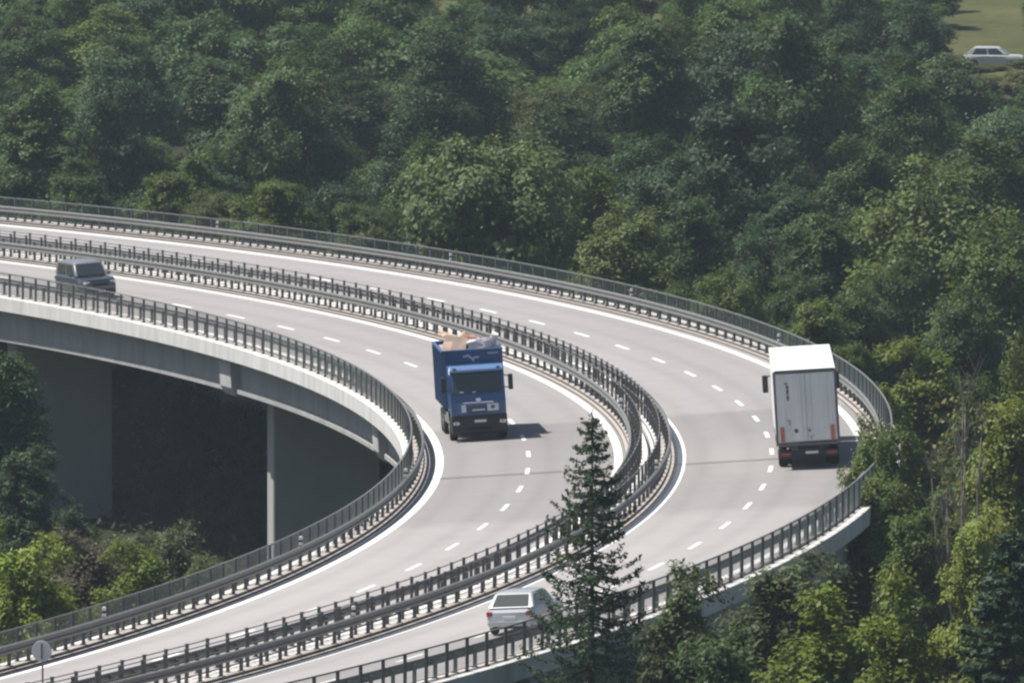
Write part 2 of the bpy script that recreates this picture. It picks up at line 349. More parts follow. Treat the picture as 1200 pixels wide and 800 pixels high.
# ------------------------------------------------------------------ vehicles (local +x forward, +y left, z up)
M_BLUE = mat('truck_blue', (.030, .085, .225), .32, spec=.5, coat=.5, noise=(2.5, .12))
M_BLUEC = mat('container_blue', (.040, .092, .205), .6, noise=(1.5, .28, (1, 1, .5)))
M_GLASS = mat('vehicle_glass', (.035, .045, .045), .06, spec=.9)
M_PLAST = mat('black_plastic', (.022, .024, .028), .55, spec=.35)
M_CHAS = mat('chassis_steel', (.03, .03, .032), .7, .2)
M_CHROME = mat('lamp_reflector', (.75, .75, .75), .15, .8)
M_LAMPW = mat('lamp_lens', (.75, .76, .78), .1, spec=.8)
M_RED = mat('tail_lens', (.32, .02, .015), .2, spec=.7)
M_ORANGE = mat('marker_board', (.50, .16, .09), .5, noise=(6., .15))
M_PLATE = mat('number_plate', (.70, .70, .66), .4)
M_SIGNW = mat('white_decal', (.62, .66, .70), .5, noise=(8., .12))
M_WHITE = mat('lorry_white', (.80, .80, .79), .4, spec=.4, noise=(.7, .05, (1, 1, .3)))
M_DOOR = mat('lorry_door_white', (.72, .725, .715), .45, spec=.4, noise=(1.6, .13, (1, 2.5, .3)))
M_FRAME = mat('rear_frame_grey', (.13, .13, .13), .5, .3)
M_RIM = mat('wheel_rim', (.38, .38, .37), .45, .5, noise=(5., .2))
M_INK = mat('dark_print', (.09, .10, .12), .6)
def wheel(x, y, r, wd, parent):
    """y is the outer face; wd the tyre width"""
    sg = 1 if y > 0 else -1; W_ = wd
    wh = bmo('wheel', lathe_y([(r*.55, 0), (r*.93, 0), (r, -sg*.03), (r, -sg*(W_-.03)), (r*.93, -sg*W_), (r*.3, -sg*W_)], (x, y, r), 24), M_DARK, parent, True)
    bmo('rim', lathe_y([(r*.10, .03*sg), (r*.22, .028*sg), (r*.26, -.03*sg), (r*.48, -.035*sg), (r*.54, .004*sg), (r*.60, .006*sg), (r*.60, -.06*sg)], (x, y, r), 20), M_RIM, wh, True)
    return wh
def decal(parent, name, pts, m, th=.006): return bmo(name, quad(pts, th), m, parent)
def face_rect(x, y0, y1, z0, z1, out=1):
    """a rectangle facing +x (out=1) or -x (out=-1) at x"""
    p = [(x, y0, z0), (x, y1, z0), (x, y1, z1), (x, y0, z1)]
    return p if out == 1 else p[::-1]

# ---- blue roll-off truck with an open container
tb = thing('dump_truck', 'blue truck with an open blue container heaped with rubble, driving towards the viewer', 'truck', CM(45.0, -1.80, 0, turn=R(1.9)))
bmo('chassis', box((-4.3, 0, .78), (7.6, .9, .36), .03), M_CHAS, tb)
bm = prism([(.0, .95), (.03, 1.62), (-.05, 1.98), (-.42, 2.86), (-.62, 3.06), (-.95, 3.13), (-2.02, 3.13), (-2.06, .95), (-1.95, .95), (-1.90, 1.22), (-.86, 1.22), (-.78, .95)], -1.17, 1.17, .045)
cab = bmo('cab', bm, M_BLUE, tb)
def ws(u, v):   # point on the windscreen plane; u -1..1 across, v 0..1 up
    return Vector((-.062-.345*v+.016, u*(1.04-.05*v), 2.02+.80*v+.006))
wsc = bmo('windscreen', quad([ws(-1, .0), ws(1, 0), ws(1, 1), ws(-1, 1)], .012), M_GLASS, tb)
for u in (-.45, .42): bmo('wiper', tube(bmesh.new(), ws(u, .02)+Vector((.02, 0, 0)), ws(u+.42, .16)+Vector((.02, 0, 0)), .012), M_PLAST, wsc)
bmo('interior_sheet', box(ws(-.65, .07)+Vector((.012, 0, 0)), (.01, .16, .10)), M_SIGNW, wsc)
bmo('interior_sheet', box(ws(-.15, .06)+Vector((.012, 0, 0)), (.01, .14, .06)), M_SIGNW, wsc)
vis = bmo('sun_visor', prism([(-.27, 2.92), (-.20, 3.02), (-.36, 3.17), (-.66, 3.19), (-.70, 3.10), (-.50, 3.00)], -1.14, 1.14, .02), mat('visor_sunlit_blue', (.12, .22, .42), .3, coat=.4), tb)  # sunlight on the visor is put into its paler blue
for y in (-.93, .93): bmo('marker_lamp', box((-.27, y, 3.08), (.10, .14, .07), .015), M_PLAST, vis)
for y in (-1.178, 1.178):
    s_ = 1 if y > 0 else -1; dr = bmo('side_window', quad([(-.35, y, 2.02), (-1.35, y, 2.02), (-1.35, y, 2.72), (-.62, y, 2.72)][::s_*-1], .01), M_GLASS, tb)
    bmo('door_handle', box((-1.45, y+s_*.02, 1.75), (.16, .03, .05), .01), M_PLAST, tb)
gr = bmo('grille', box((.028, 0, 1.40), (.06, 2.05, .50), .03), M_BLUE, tb)
for z in (1.22, 1.30, 1.38, 1.46): bmo('slat', box((.065, -.08, z), (.02, .86, .035), .006), M_PLAST, gr)
bmo('badge_bar', box((.062, 0, 1.64), (.02, 1.30, .035), .008), M_SIGNW, gr)
bmo('badge', prism([(.062, 1.69), (.09, 1.72), (.09, 1.80), (.062, 1.83)], -.10, .10, .01), M_CHROME, gr)
bmo('white_panel', box((.062, -.64, 1.41), (.012, .20, .32), .004), M_SIGNW, gr); bmo('white_panel', box((.062, .60, 1.42), (.012, .48, .30), .004), M_SIGNW, gr)
bmo('dark_square', box((.072, .60, 1.43), (.008, .17, .14)), M_INK, gr)
decal(gr, 'lettering_strip', face_rect(.078, -.28, .26, 1.30, 1.37), M_SIGNW)
bp = bmo('bumper', prism([(-.62, .36), (-.05, .30), (.07, .42), (.08, .98), (.02, 1.12), (-.72, 1.10), (-.80, .60)], -1.18, 1.18, .04), M_PLAST, tb)
bmo('step_slot', box((.085, 0, .55), (.02, 1.0, .12), .01), M_DARK, bp)
for y in (-.99, .99):
    hl = bmo('headlight', box((.065, y, .80), (.05, .30, .17), .03), M_CHROME, tb)
    bmo('lamp_lens', lathe_y([(.005, 0), (.085, 0)], (0, 0, 0), 12), M_LAMPW, hl, M=Matrix.Translation((.098, y, .80)) @ Matrix.Rotation(R(90), 4, 'Z'))
pl = bmo('number_plate', box((.092, .04, .86), (.012, .50, .11), .004), M_PLATE, tb)
for s_ in (-1, 1):
    mr = bmo('mirror', box((-.22, s_*1.43, 2.42), (.14, .20, .66), .04, seg=2), M_PLAST, tb)
    for z in (2.18, 2.68): bmo('mirror_arm', tube(bmesh.new(), (-.36, s_*1.14, z+.03), (-.24, s_*1.38, z), .022), M_PLAST, mr)
for x in (-1.38, -5.3, -6.65):
    for s_ in (-1, 1): wheel(x, s_*1.2, .52, .32 if x > -2 else .58, tb)
for s_ in (-1, 1):
    bmo('mudguard', prism([(-.86, 1.0), (-.92, 1.20), (-1.1, 1.27), (-1.66, 1.27), (-1.84, 1.20), (-1.93, .75), (-1.86, .75), (-1.78, 1.14), (-1.62, 1.2), (-1.14, 1.2), (-.98, 1.14), (-.93, .98)], s_*.82, s_*1.19, .0), M_PLAST, tb)
    bmo('fuel_tank', box((-3.2, s_*.9, .82), (1.4, .5, .52), .08, seg=2), M_RIM, tb)
    bmo('side_guard', box((-4.3, s_*1.16, .72), (.7, .03, .28), .01), M_RIM, tb)
# the container, open on top
ct = bmesh.new(); X0, X1, YW, Z0, Z1 = -8.3, -2.32, 1.24, 1.28, 3.66
bx(ct, ((X0+X1)/2, 0, Z0+.05), (X1-X0, 2*YW, .10)); bx(ct, (X1-.03, 0, (Z0+Z1)/2+.05), (.06, 2*YW, Z1-Z0-.1)); bx(ct, (X0+.03, 0, (Z0+Z1)/2+.05), (.06, 2*YW, Z1-Z0-.1))
for s_ in (-1, 1): bx(ct, ((X0+X1)/2, s_*(YW-.03), (Z0+Z1)/2+.05), (X1-X0-.12, .06, Z1-Z0-.1))
con = bmo('container', ct, M_BLUEC, tb)
for s_ in (-1, 1):
    bmo('top_rim', box(((X0+X1)/2, s_*(YW+.005), Z1+.03), (X1-X0+.08, .13, .12), .02), M_BLUEC, con)
    for k in range(9): bmo('rib', prism([(0, Z0), (.10, Z0), (.10, Z1-.03), (0, Z1-.03)], s_*(YW-.001), s_*(YW+.075), .0), M_BLUEC, con, M=Matrix.Translation((X0+.1+k*.70, 0, 0)))
for x in (X0, X1): bmo('top_rim', box((x, 0, Z1+.032), (.12, 2*YW-.1, .116), .02), M_BLUEC, con)
bmo('corner_post', box((X1+.02, -YW+.05, (Z0+Z1)/2), (.07, .11, Z1-Z0), .01), M_BLUEC, con); bmo('corner_post', box((X1+.02, YW-.05, (Z0+Z1)/2), (.07, .11, Z1-Z0), .01), M_BLUEC, con)
# white winged emblem and two faint marks on the container front
def strokes(name, parent, x, pts_list, m, wd=.05, out=1):
    bm = bmesh.new()
    for (y0, z0), (y1, z1) in pts_list:
        v = Vector((0, y1-y0, z1-z0)); L_ = v.length; a = math.atan2(v.z, v.y)
        bx(bm, (x, (y0+y1)/2, (z0+z1)/2), (.008, L_+wd*.4, wd), 0, Matrix.Rotation(a, 3, 'X'))
    return bmo(name, bm, m, parent)
strokes('emblem', con, X1+.004, [((-.36, 3.44), (-.20, 3.47)), ((-.22, 3.50), (-.08, 3.42)), ((-.10, 3.42), (.02, 3.32)), ((.02, 3.34), (.16, 3.40)), ((.14, 3.40), (.28, 3.38)), ((.02, 3.31), (.06, 3.24))], M_PLATE, .075)
strokes('emblem_text', con, X1+.004, [((.28, 3.12), (.20, 3.12)), ((.12, 3.12), (.06, 3.12)), ((.0, 3.12), (-.12, 3.12)), ((-.18, 3.12), (-.22, 3.12))], mat('faded_print', (.16, .22, .32), .6), .07)
decal(con, 'marker_strip', face_rect(X1+.06, .66, 1.12, 3.50, 3.58), mat('pale_red_strip', (.50, .36, .40), .5))
# the load: separate pieces lying in the container
M_BEIGE = mat('raw_board', (.60, .44, .34), .8, noise=(3., .15)); M_PINKW = mat('pale_foam', (.78, .68, .66), .8, noise=(2., .1)); M_BRN = mat('broken_wood', (.26, .18, .13), .85, noise=(4., .3)); M_GREYL = mat('grey_rubble', (.30, .28, .27), .9, noise=(3., .3))
TB = tb.matrix_world.copy()
rnd = random.Random(7)
def chunk(name, c, s, rot, m, lab, cat, jag=.06):
    bm = box((0, 0, 0), s, .0); bmesh.ops.subdivide_edges(bm, edges=bm.edges[:], cuts=2, use_grid_fill=True)
    for v in bm.verts: v.co += Vector((rnd.uniform(-1, 1)*s[0], rnd.uniform(-1, 1)*s[1], rnd.uniform(-1, 1)*s[2]))*jag
    bmesh.ops.bevel(bm, geom=bm.edges[:], offset=.012, segments=1, affect='EDGES')
    o = bmo(name, bm, m); o.matrix_world = TB @ Matrix.Translation(c) @ Matrix.Rotation(R(rot[2]), 4, 'Z') @ Matrix.Rotation(R(rot[1]), 4, 'Y') @ Matrix.Rotation(R(rot[0]), 4, 'X')
    return tag(o, lab, cat, 'rubble heaped in the blue container')
chunk('foam_block', (-3.0, -.62, 3.76), (.8, 1.0, .85), (-12, -22, -10), M_BEIGE, 'large beige block at the front left of the heap in the container', 'foam block', .05)
chunk('wooden_board', (-4.0, -.50, 4.10), (1.7, .6, .10), (-25, -20, -60), M_BEIGE, 'beige board sticking up highest in the middle of the container', 'board', .03)
chunk('wooden_board', (-3.3, -.10, 3.72), (.5, .75, .10), (-16, -10, 12), M_BRN, 'dark brown broken board in the middle of the container load', 'board', .04)
chunk('cardboard_piece', (-3.7, -.14, 4.06), (1.0, .7, .12), (-28, -25, 30), M_BEIGE, 'tilted beige panel above the dark broken board', 'panel', .04)
chunk('foam_slab', (-3.4, .46, 3.84), (1.7, 1.05, .42), (4, -8, -6), M_PINKW, 'white padded slab on the right of the container load', 'foam slab', .07)
chunk('foam_block', (-3.1, .98, 3.92), (.5, .28, .8), (-18, 5, -8), M_PINKW, 'pale upright piece in the front right corner of the container', 'foam piece', .05)
chunk('rubble_pile', (-5.6, 0, 3.02), (4.4, 2.2, 1.1), (0, 0, 0), M_GREYL, 'grey rubble filling the back of the blue container', 'rubble', .05)
chunk('rubble_pile', (-3.3, 0, 2.55), (1.7, 2.2, 1.6), (0, 0, 0), M_GREYL, 'grey rubble packed under the beige boards at the container front', 'rubble', .03)

# ---- white articulated lorry seen from behind
tl = thing('box_lorry', 'white box lorry with shaded grey rear doors, driving away on the outer carriageway', 'lorry', CM(70.0, DB+1.62, 0, turn=R(2.1), rev=True))
LB, HB0, HB1, YB = 13.5, 1.08, 4.0, 1.275
bm = bmesh.new(); bx(bm, (LB/2+.05, 0, (HB0+HB1)/2), (LB-.1, 2*YB-.03, HB1-HB0-.04), .03); bmo('box_body', bm, M_WHITE, tl)
bmo('roof', prism([(.02, HB1-.021), (LB, HB1-.021), (LB, HB1+.03), (.02, HB1+.03)], -YB+.03, YB-.03, .015), M_WHITE, tl)
fr = bmesh.new()
for s_ in (-1, 1): bx(fr, (0, s_*(YB-.035), (HB0+HB1)/2-.03), (.09, .09, HB1-HB0+.02), .01)
bx(fr, (0, 0, HB1-.015), (.088, 2*YB-.16, .11), .01); bx(fr, (0, 0, HB0-.06), (.088, 2*YB-.16, .12), .01)
bmo('rear_frame', fr, M_FRAME, tl)
for s_ in (-1, 1):
    dr = bmo('rear_door', box((.0, s_*.594, (HB0+HB1)/2-.02), (.06, 1.172, HB1-HB0-.19), .012), M_DOOR, tl)
    for y in (.20, .86): bmo('lock_rod', tube(bmesh.new(), (-.045, s_*y, HB0+.05), (-.045, s_*y, HB1-.15), .016), M_DOOR, dr)
    for y in (.20, .86): bmo('rod_handle', box((-.06, s_*y-s_*.1, 1.62), (.02, .22, .03), .006), M_DOOR, dr)
    for z in (1.35, 2.1, 2.9, 3.6): bmo('hinge', box((-.037, s_*1.14, z), (.02, .12, .07), .006), M_DOOR, dr)
    bmo('marker_board', box((-.045, s_*1.015, 1.44), (.02, .17, .62), .005), M_ORANGE, dr)
# dark vertical lettering and small marks on the left door (shapes only: too blurred to read)
d0 = [o for o in tl.children if o.name.startswith('rear_door')]
DL = d0[1]; DR = d0[0]
strokes('lettering', DL, -.034, [((.86, 3.50), (.72, 3.50)), ((.75, 3.44), (.75, 3.30)), ((.70, 3.40), (.70, 3.28)), ((.75, 3.24), (.69, 3.24)), ((.75, 3.20), (.75, 3.08)), ((.70, 3.20), (.70, 3.10)), ((.74, 3.03), (.70, 3.03)), ((.75, 2.98), (.75, 2.88)), ((.70, 2.98), (.70, 2.88)), ((.75, 2.83), (.69, 2.83))], M_INK, .05)
strokes('round_mark', DL, -.034, [((.50, 1.62), (.40, 1.62)), ((.52, 1.57), (.38, 1.57)), ((.50, 1.52), (.40, 1.52))], M_INK, .06)
strokes('smudge', DL, -.034, [((.78, 2.02), (.66, 1.95)), ((.72, 1.90), (.68, 1.84))], mat('grey_smudge', (.42, .43, .44), .6), .10)
strokes('round_mark', DR, -.034, [((-.04, 1.64), (-.12, 1.58)), ((-.03, 1.58), (-.10, 1.53))], mat('grey_print', (.25, .25, .26), .6), .07)
strokes('smudge', DR, -.034, [((-.05, 1.32), (-.26, 1.34)), ((-.10, 1.25), (-.20, 1.25))], mat('grey_smudge', (.42, .43, .44), .6), .06)
bmo('chassis', box((6.5, 0, .92), (12.6, .9, .22), .02), M_CHAS, tl)
bb = bmo('bumper', box((.06, 0, .62), (.16, 2.40, .30), .02), M_PLAST, tl)
for s_ in (-1, 1):
    bmo('tail_light', box((-.03, s_*.93, .64), (.03, .42, .13), .01), M_RED, bb)
    bmo('mud_flap', box((1.55, s_*.95, .42), (.02, .55, .62)), M_DARK, tl)
bmo('number_plate', box((-.03, -.12, .68), (.012, .52, .11), .003), M_PLATE, bb); bmo('side_skirt', box((7.6, 1.22, .80), (3.6, .04, .5), .01), M_CHAS, tl); bmo('side_skirt', box((7.6, -1.22, .80), (3.6, .04, .5), .01), M_CHAS, tl)
for x in (2.2, 3.5, 4.8, 12.2, 15.6):
    for s_ in (-1, 1): wheel(x, s_*1.2, .50, .34 if x != 12.2 else .58, tl)
cabw = bmo('cab', prism([(14.05, .95), (14.05, 3.55), (14.4, 3.72), (15.4, 3.6), (15.95, 3.0), (16.15, 1.9), (16.25, .5), (15.9, .4), (14.9, .95)], -1.22, 1.22, .06), M_WHITE, tl)
bmo('windscreen', quad([(16.17, -1.05, 2.0), (16.17, 1.05, 2.0), (15.99, 1.0, 2.95), (15.99, -1.0, 2.95)], .015), M_GLASS, cabw)
for s_ in (-1, 1):
    mr = bmo('mirror', prism([(15.75, 2.0), (15.98, 2.0), (15.98, 2.72), (15.75, 2.72)], s_*1.36, s_*1.60, .05), M_PLAST, tl)
    bmo('mirror_arm', tube(bmesh.new(), (15.7, s_*1.15, 2.75), (15.85, s_*1.5, 2.62), .03), M_PLAST, mr)

# ---- cars
def car(label, M, mp, L_, W_, H_, hood, xw0, xw1, xr0, xr1, belt, mtrim=M_PLAST, rearbox=False, group=None, mroof=None):
    """front at x=0, rear at -L_. windscreen base xw0, roof front xr0, roof rear xr1, rear glass base xw1"""
    t = thing('car', label, 'car', M, group); hw = W_/2
    # lower body: rings along x
    st = [(0.0, .80, .34, hood-.22), (-.06, .90, .24, hood-.10), (-.35, .985, .2, hood-.02), (xw0+.1, 1., .2, belt-.03), (xw0-.4, 1., .2, belt), (-L_*.6, 1., .2, belt+.01), (xw1+.25, .99, .22, belt+.02), (-L_+.30, .965, .24, belt+(.0 if rearbox else -.01)), (-L_+.06, .92, .28, belt-.05), (-L_, .82, .36, belt-.14)]
    bm = bmesh.new(); rings = []
    for x, wf, zb, zt in st:
        wv = hw*wf; zm = zb+(zt-zb)*.55; pts = [(-wv*.86, zb), (wv*.86, zb), (wv*.985, zb+.10), (wv, zm), (wv*.97, zt-.09), (wv*.90, zt), (-wv*.90, zt), (-wv*.97, zt-.09), (-wv, zm), (-wv*.985, zb+.10)]
        rings.append([bm.verts.new((x, y, z)) for y, z in pts])
    for a, b in zip(rings, rings[1:]):
        for k in range(10): bm.faces.new((a[k], a[(k+1) % 10], b[(k+1) % 10], b[k]))
    bm.faces.new(rings[0]); bm.faces.new(rings[-1][::-1])
    bo = bmo('body', bm, mp, t, True); bo.data.set_sharp_from_angle(angle=R(28))
    # greenhouse: bottom and roof rings with a crowned roof
    wb, wt = hw*.90, hw*(.80 if rearbox else .74); zr = H_
    bot = [(xw1, -wb, belt), (xw1, wb, belt), (xw0, wb, belt), (xw0, -wb, belt)]; top = [(xr1, -wt, zr-.05), (xr1, wt, zr-.05), (xr0, wt, zr-.05), (xr0, -wt, zr-.05)]
    bm = bmesh.new(); A = [bm.verts.new(p) for p in bot]; B = [bm.verts.new(p) for p in top]
    ins = .16; Rf = [bm.verts.new(p) for p in ((xr1+ins, -wt+ins, zr), (xr1+ins, wt-ins, zr), (xr0-ins, wt-ins, zr), (xr0-ins, -wt+ins, zr))]
    for P_, Q_ in ((A, B), (B, Rf)):
        for k in range(4): bm.faces.new((P_[k], P_[(k+1) % 4], Q_[(k+1) % 4], Q_[k]))
    bm.faces.new(Rf); bm.faces.new(A[::-1]); bmesh.ops.recalc_face_normals(bm, faces=bm.faces[:]); bmesh.ops.bevel(bm, geom=bm.edges[:], offset=.035, segments=2, affect='EDGES')
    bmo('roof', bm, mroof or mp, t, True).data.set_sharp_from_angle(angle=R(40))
    Vb = [Vector(p) for p in bot]; Vt = [Vector(p) for p in top]
    def pan(i, j, u0, u1, v0, v1, u0t=None, u1t=None):
        f = lambda u, v: (Vb[i].lerp(Vb[j], u)).lerp(Vt[i].lerp(Vt[j], u), v)
        p = [f(u0, v0), f(u1, v0), f(u1t if u1t is not None else u1, v1), f(u0t if u0t is not None else u0, v1)]
        n = (p[1]-p[0]).cross(p[3]-p[0]).normalized(); c = sum(p, Vector())/4; ctr = sum(Vb+Vt, Vector())/8
        if (c-ctr).dot(n) < 0: p = p[::-1]; n = -n
        return quad([q+n*.002 for q in p], .012)
    bmo('windscreen', pan(2, 3, .06, .94, .06, .92), M_GLASS, t); bmo('rear_window', pan(0, 1, .08, .92, .10, .88), M_GLASS, t)
    for i, j in ((1, 2), (0, 3)):
        bmo('side_window', pan(i, j, .56, .93, .08, .88, .56, .90), M_GLASS, t); bmo('side_window', pan(i, j, .12 if rearbox else .16, .52, .08, .88, .10 if rearbox else .14, .52), M_GLASS, t)
    fb = bmo('front_bumper', box((-.03, 0, .38), (.18, W_*.86, .22), .05, seg=2), mtrim, t); rb_ = bmo('rear_bumper', box((-L_+.05, 0, .42), (.18, W_*.88, .20), .05, seg=2), mp if mtrim is M_PLAST and not rearbox else mtrim, t)
    bmo('diffuser', box((-L_+.07, 0, .29), (.16, W_*.7, .10), .02), M_PLAST, rb_)
    bmo('grille', box((.0, 0, hood-.32), (.06, W_*.45, .20), .03), M_PLAST, t)
    bmo('number_plate', box((-L_-.012, 0, belt-.32), (.02, .48, .11), .004), M_PLATE, t); bmo('number_plate', box((.065, 0, .40), (.02, .48, .10), .004), M_PLATE, fb)
    for s_ in (-1, 1):
        bmo('headlight', box((-.06, s_*hw*.72, hood-.24), (.12, hw*.36, .14), .04, seg=2), M_LAMPW, t)
        bmo('tail_light', box((-L_+.05, s_*hw*.80, belt-.18), (.14, hw*.26, .17), .04, seg=2), M_RED, t)
        bmo('mirror', box((xw0-.28, s_*(hw+.08), belt+.08), (.12, .20, .14), .04, seg=2), mp, t)
        for z in (-.95, -1.95): bmo('door_handle', box((xw0+z-.25, s_*(hw*.985), belt-.14), (.16, .03, .03), .008), mp, t)
        for x in (-.86, -L_+.82):
            wheel(x, s_*(hw-.005), .325 if not rearbox else .36, .21, t)
    return t
M_GREYC = mat('dark_grey_paint', (.075, .082, .10), .28, .65, spec=.6, coat=.8); M_SILV = mat('silver_white_paint', (.46, .48, .50), .3, .3, coat=.6); M_WHC = mat('white_paint', (.52, .53, .54), .3, coat=.5)
car('dark grey boxy off-road car driving on the far left of the inner carriageway', CM(-53.6, -1.50), M_GREYC, 4.55, 1.86, 1.80, 1.08, -1.25, -4.50, -1.75, -4.32, 1.10, rearbox=True, mroof=mat('roof_sun_sheen', (.30, .31, .33), .3, .5, coat=.6))  # lighter roof grey stands in for the sun reflecting off the roof
car('silver white hatchback half hidden by the spruce, driving away', CM(139.6, DB+1.18, rev=True) @ Matrix.Translation((4.15, 0, 0)), M_SILV, 4.15, 1.78, 1.48, .92, -1.05, -4.0, -1.75, -3.45, .94)
def ray(px, py, y):     # a photo pixel at distance y
    v = (400-py)/F_PX; u = (px-600)/F_PX; c, s = math.cos(PITCH), math.sin(PITCH); t = y/(c+v*s); return Vector((u*t, y, CAM_H+(v*c-s)*t))
def ray_z(px, y): return (px-600)/F_PX*y*1.0
def hit(px, py, lo=380, hi=1500):      # where a photo pixel meets the ground
    y = lo
    while y < hi:
        p = ray(px, py, y)
        if p.z <= ground(p.x, y): return p
        y += .5
    return p
fx = hit(1165, 80); gz = ground(fx.x, fx.y)
car('white car parked on the meadow beyond the forest, top right', Matrix.Translation((fx.x+2.1, fx.y, gz)) @ Matrix.Rotation(R(-8), 4, 'Z'), M_WHC, 4.3, 1.78, 1.50, .92, -1.05, -4.15, -1.75, -3.55, .94)

# ------------------------------------------------------------------ small road furniture
sg_ = at_px(47, 5.0, 120, 185, z=2.0)
Ms = CM(sg_, 5.0, KT, bank=False); pz = project(C(sg_, 5.0, 0))
hs = (pz[1]-768)*pz[2]/F_PX
ts = thing('traffic_sign', 'round grey back of a traffic sign on a pole in the bottom left corner', 'traffic sign', Ms)
bmo('pole', tube(bmesh.new(), (0, 0, 0), (0, 0, hs+.2), .032, n=10), M_GALV, ts)
ds_ = bmo('disc', lathe_y([(.335, -.012), (.35, -.004), (.35, .004), (.335, .012)], (0, 0, 0), 32), mat('sign_back_grey', (.40, .41, .45), .5, .3), ts, M=Matrix.Translation((.05, 0, hs)) @ Matrix.Rotation(R(90), 4, 'Z'))
bmo('bracket', box((.035, 0, hs+.12), (.03, .30, .04), .005), M_GALV, ts); bmo('bracket', box((.035, 0, hs-.12), (.03, .30, .04), .005), M_GALV, ts)
bmo('stiffener', box((.075, 0, hs), (.02, .06, .52), .006), M_GALVD, ts)
M_DELW = mat('delineator_white', (.78, .78, .76), .5)
def delineator(s, d, lab):
    t = thing('delineator', lab, 'delineator', CM(s, d, KT+.755, bank=False), 'delineators on the guard rails')
    bmo('body', box((0, 0, .19), (.06, .13, .38), .015), M_DELW, t); bmo('black_band', box((0, 0, .20), (.066, .136, .10), .012), M_DARK, t); bmo('foot', box((0, 0, .02), (.07, .10, .05)), M_GALVD, t)
for px, d, lo, hi, lab in ((120, -4.42, 90, 165, 'small white delineator on the inner rail at the lower left'), (354, -4.42, 75, 130, 'small white delineator on the inner rail below the pier'), (470, -4.42, 55, 75, 'small white delineator on the inner rail at the tightest point'),
        (728, 4.22, 5, 50, 'delineator on the median rail right of the blue truck'), (769, DB-4.22, 62, 100, 'delineator on the outer median rail at the bend'), (684, 4.22, 70, 110, 'delineator on the median rail behind the spruce tip'),
        (257, DB+4.42, -110, 20, 'tiny white delineator on the far outer rail, leftmost'), (530, DB+4.42, -110, 20, 'tiny white delineator on the far outer rail above the blue truck'), (740, DB+4.42, -110, 30, 'tiny white delineator on the far outer rail below the pale shrub'), (912, DB+4.42, -110, 40, 'tiny white delineator on the far outer rail left of the lorry roof'),
        (416, DB-4.22, 120, 180, 'dark-banded delineator on the median rail at the bottom')):
    delineator(at_px(px, d, lo, hi, 1.1), d, lab)

# ------------------------------------------------------------------ trees
rng = np.random.default_rng(11)
def leaf_mat():
    m = bpy.data.materials.new('leaves'); m.use_nodes = True; n = m.node_tree; L = n.links.new; n.nodes.remove(n.nodes['Principled BSDF'])
    oi = n.nodes.new('ShaderNodeObjectInfo'); ge = n.nodes.new('ShaderNodeNewGeometry'); tc = n.nodes.new('ShaderNodeTexCoord')
    nz = n.nodes.new('ShaderNodeTexNoise'); nz.inputs['Scale'].default_value = .55; nz.inputs['Detail'].default_value = 3; L(tc.outputs['Object'], nz.inputs[0])
    r1 = n.nodes.new('ShaderNodeMapRange'); r1.inputs[3].default_value = .80; r1.inputs[4].default_value = 1.22; L(ge.outputs['Random Per Island'], r1.inputs[0])
    r2 = n.nodes.new('ShaderNodeMapRange'); r2.inputs[1].default_value = .3; r2.inputs[2].default_value = .7; r2.inputs[3].default_value = .72; r2.inputs[4].default_value = 1.3; L(nz.outputs[0], r2.inputs[0])
    mu = n.nodes.new('ShaderNodeMath'); mu.operation = 'MULTIPLY'; L(r1.outputs[0], mu.inputs[0]); L(r2.outputs[0], mu.inputs[1])
    sc = n.nodes.new('ShaderNodeVectorMath'); sc.operation = 'SCALE'; L(oi.outputs['Color'], sc.inputs[0]); L(mu.outputs[0], sc.inputs['Scale'])
    hs = n.nodes.new('ShaderNodeHueSaturation'); L(sc.outputs[0], hs.inputs['Color'])
    r3 = n.nodes.new('ShaderNodeMapRange'); r3.inputs[3].default_value = .475; r3.inputs[4].default_value = .52; L(nz.outputs[0], r3.inputs[0]); L(r3.outputs[0], hs.inputs['Hue'])
    pb = n.nodes.new('ShaderNodeBsdfPrincipled'); L(hs.outputs[0], pb.inputs['Base Color']); pb.inputs['Roughness'].default_value = .5; pb.inputs['Specular IOR Level'].default_value = .12
    tr = n.nodes.new('ShaderNodeBsdfTranslucent'); g2 = n.nodes.new('ShaderNodeVectorMath'); g2.operation = 'MULTIPLY'; g2.inputs[1].default_value = (1.25, 1.2, .6); L(hs.outputs[0], g2.inputs[0]); L(g2.outputs[0], tr.inputs[0])
    mx = n.nodes.new('ShaderNodeMixShader'); mx.inputs[0].default_value = .28; L(pb.outputs[0], mx.inputs[1]); L(tr.outputs[0], mx.inputs[2])
    L(mx.outputs[0], n.nodes['Material Output'].inputs[0]); return m
M_LEAF = leaf_mat(); M_BARK = mat('bark', (.085, .07, .055), .9, spec=.1, noise=(3., .35, (1, 1, .3))); M_TWIG = mat('bare_twigs', (.33, .28, .235), .9, spec=.1, noise=(2., .3))
def unit(n): v = rng.normal(size=(n, 3)); return v/np.linalg.norm(v, axis=1)[:, None]
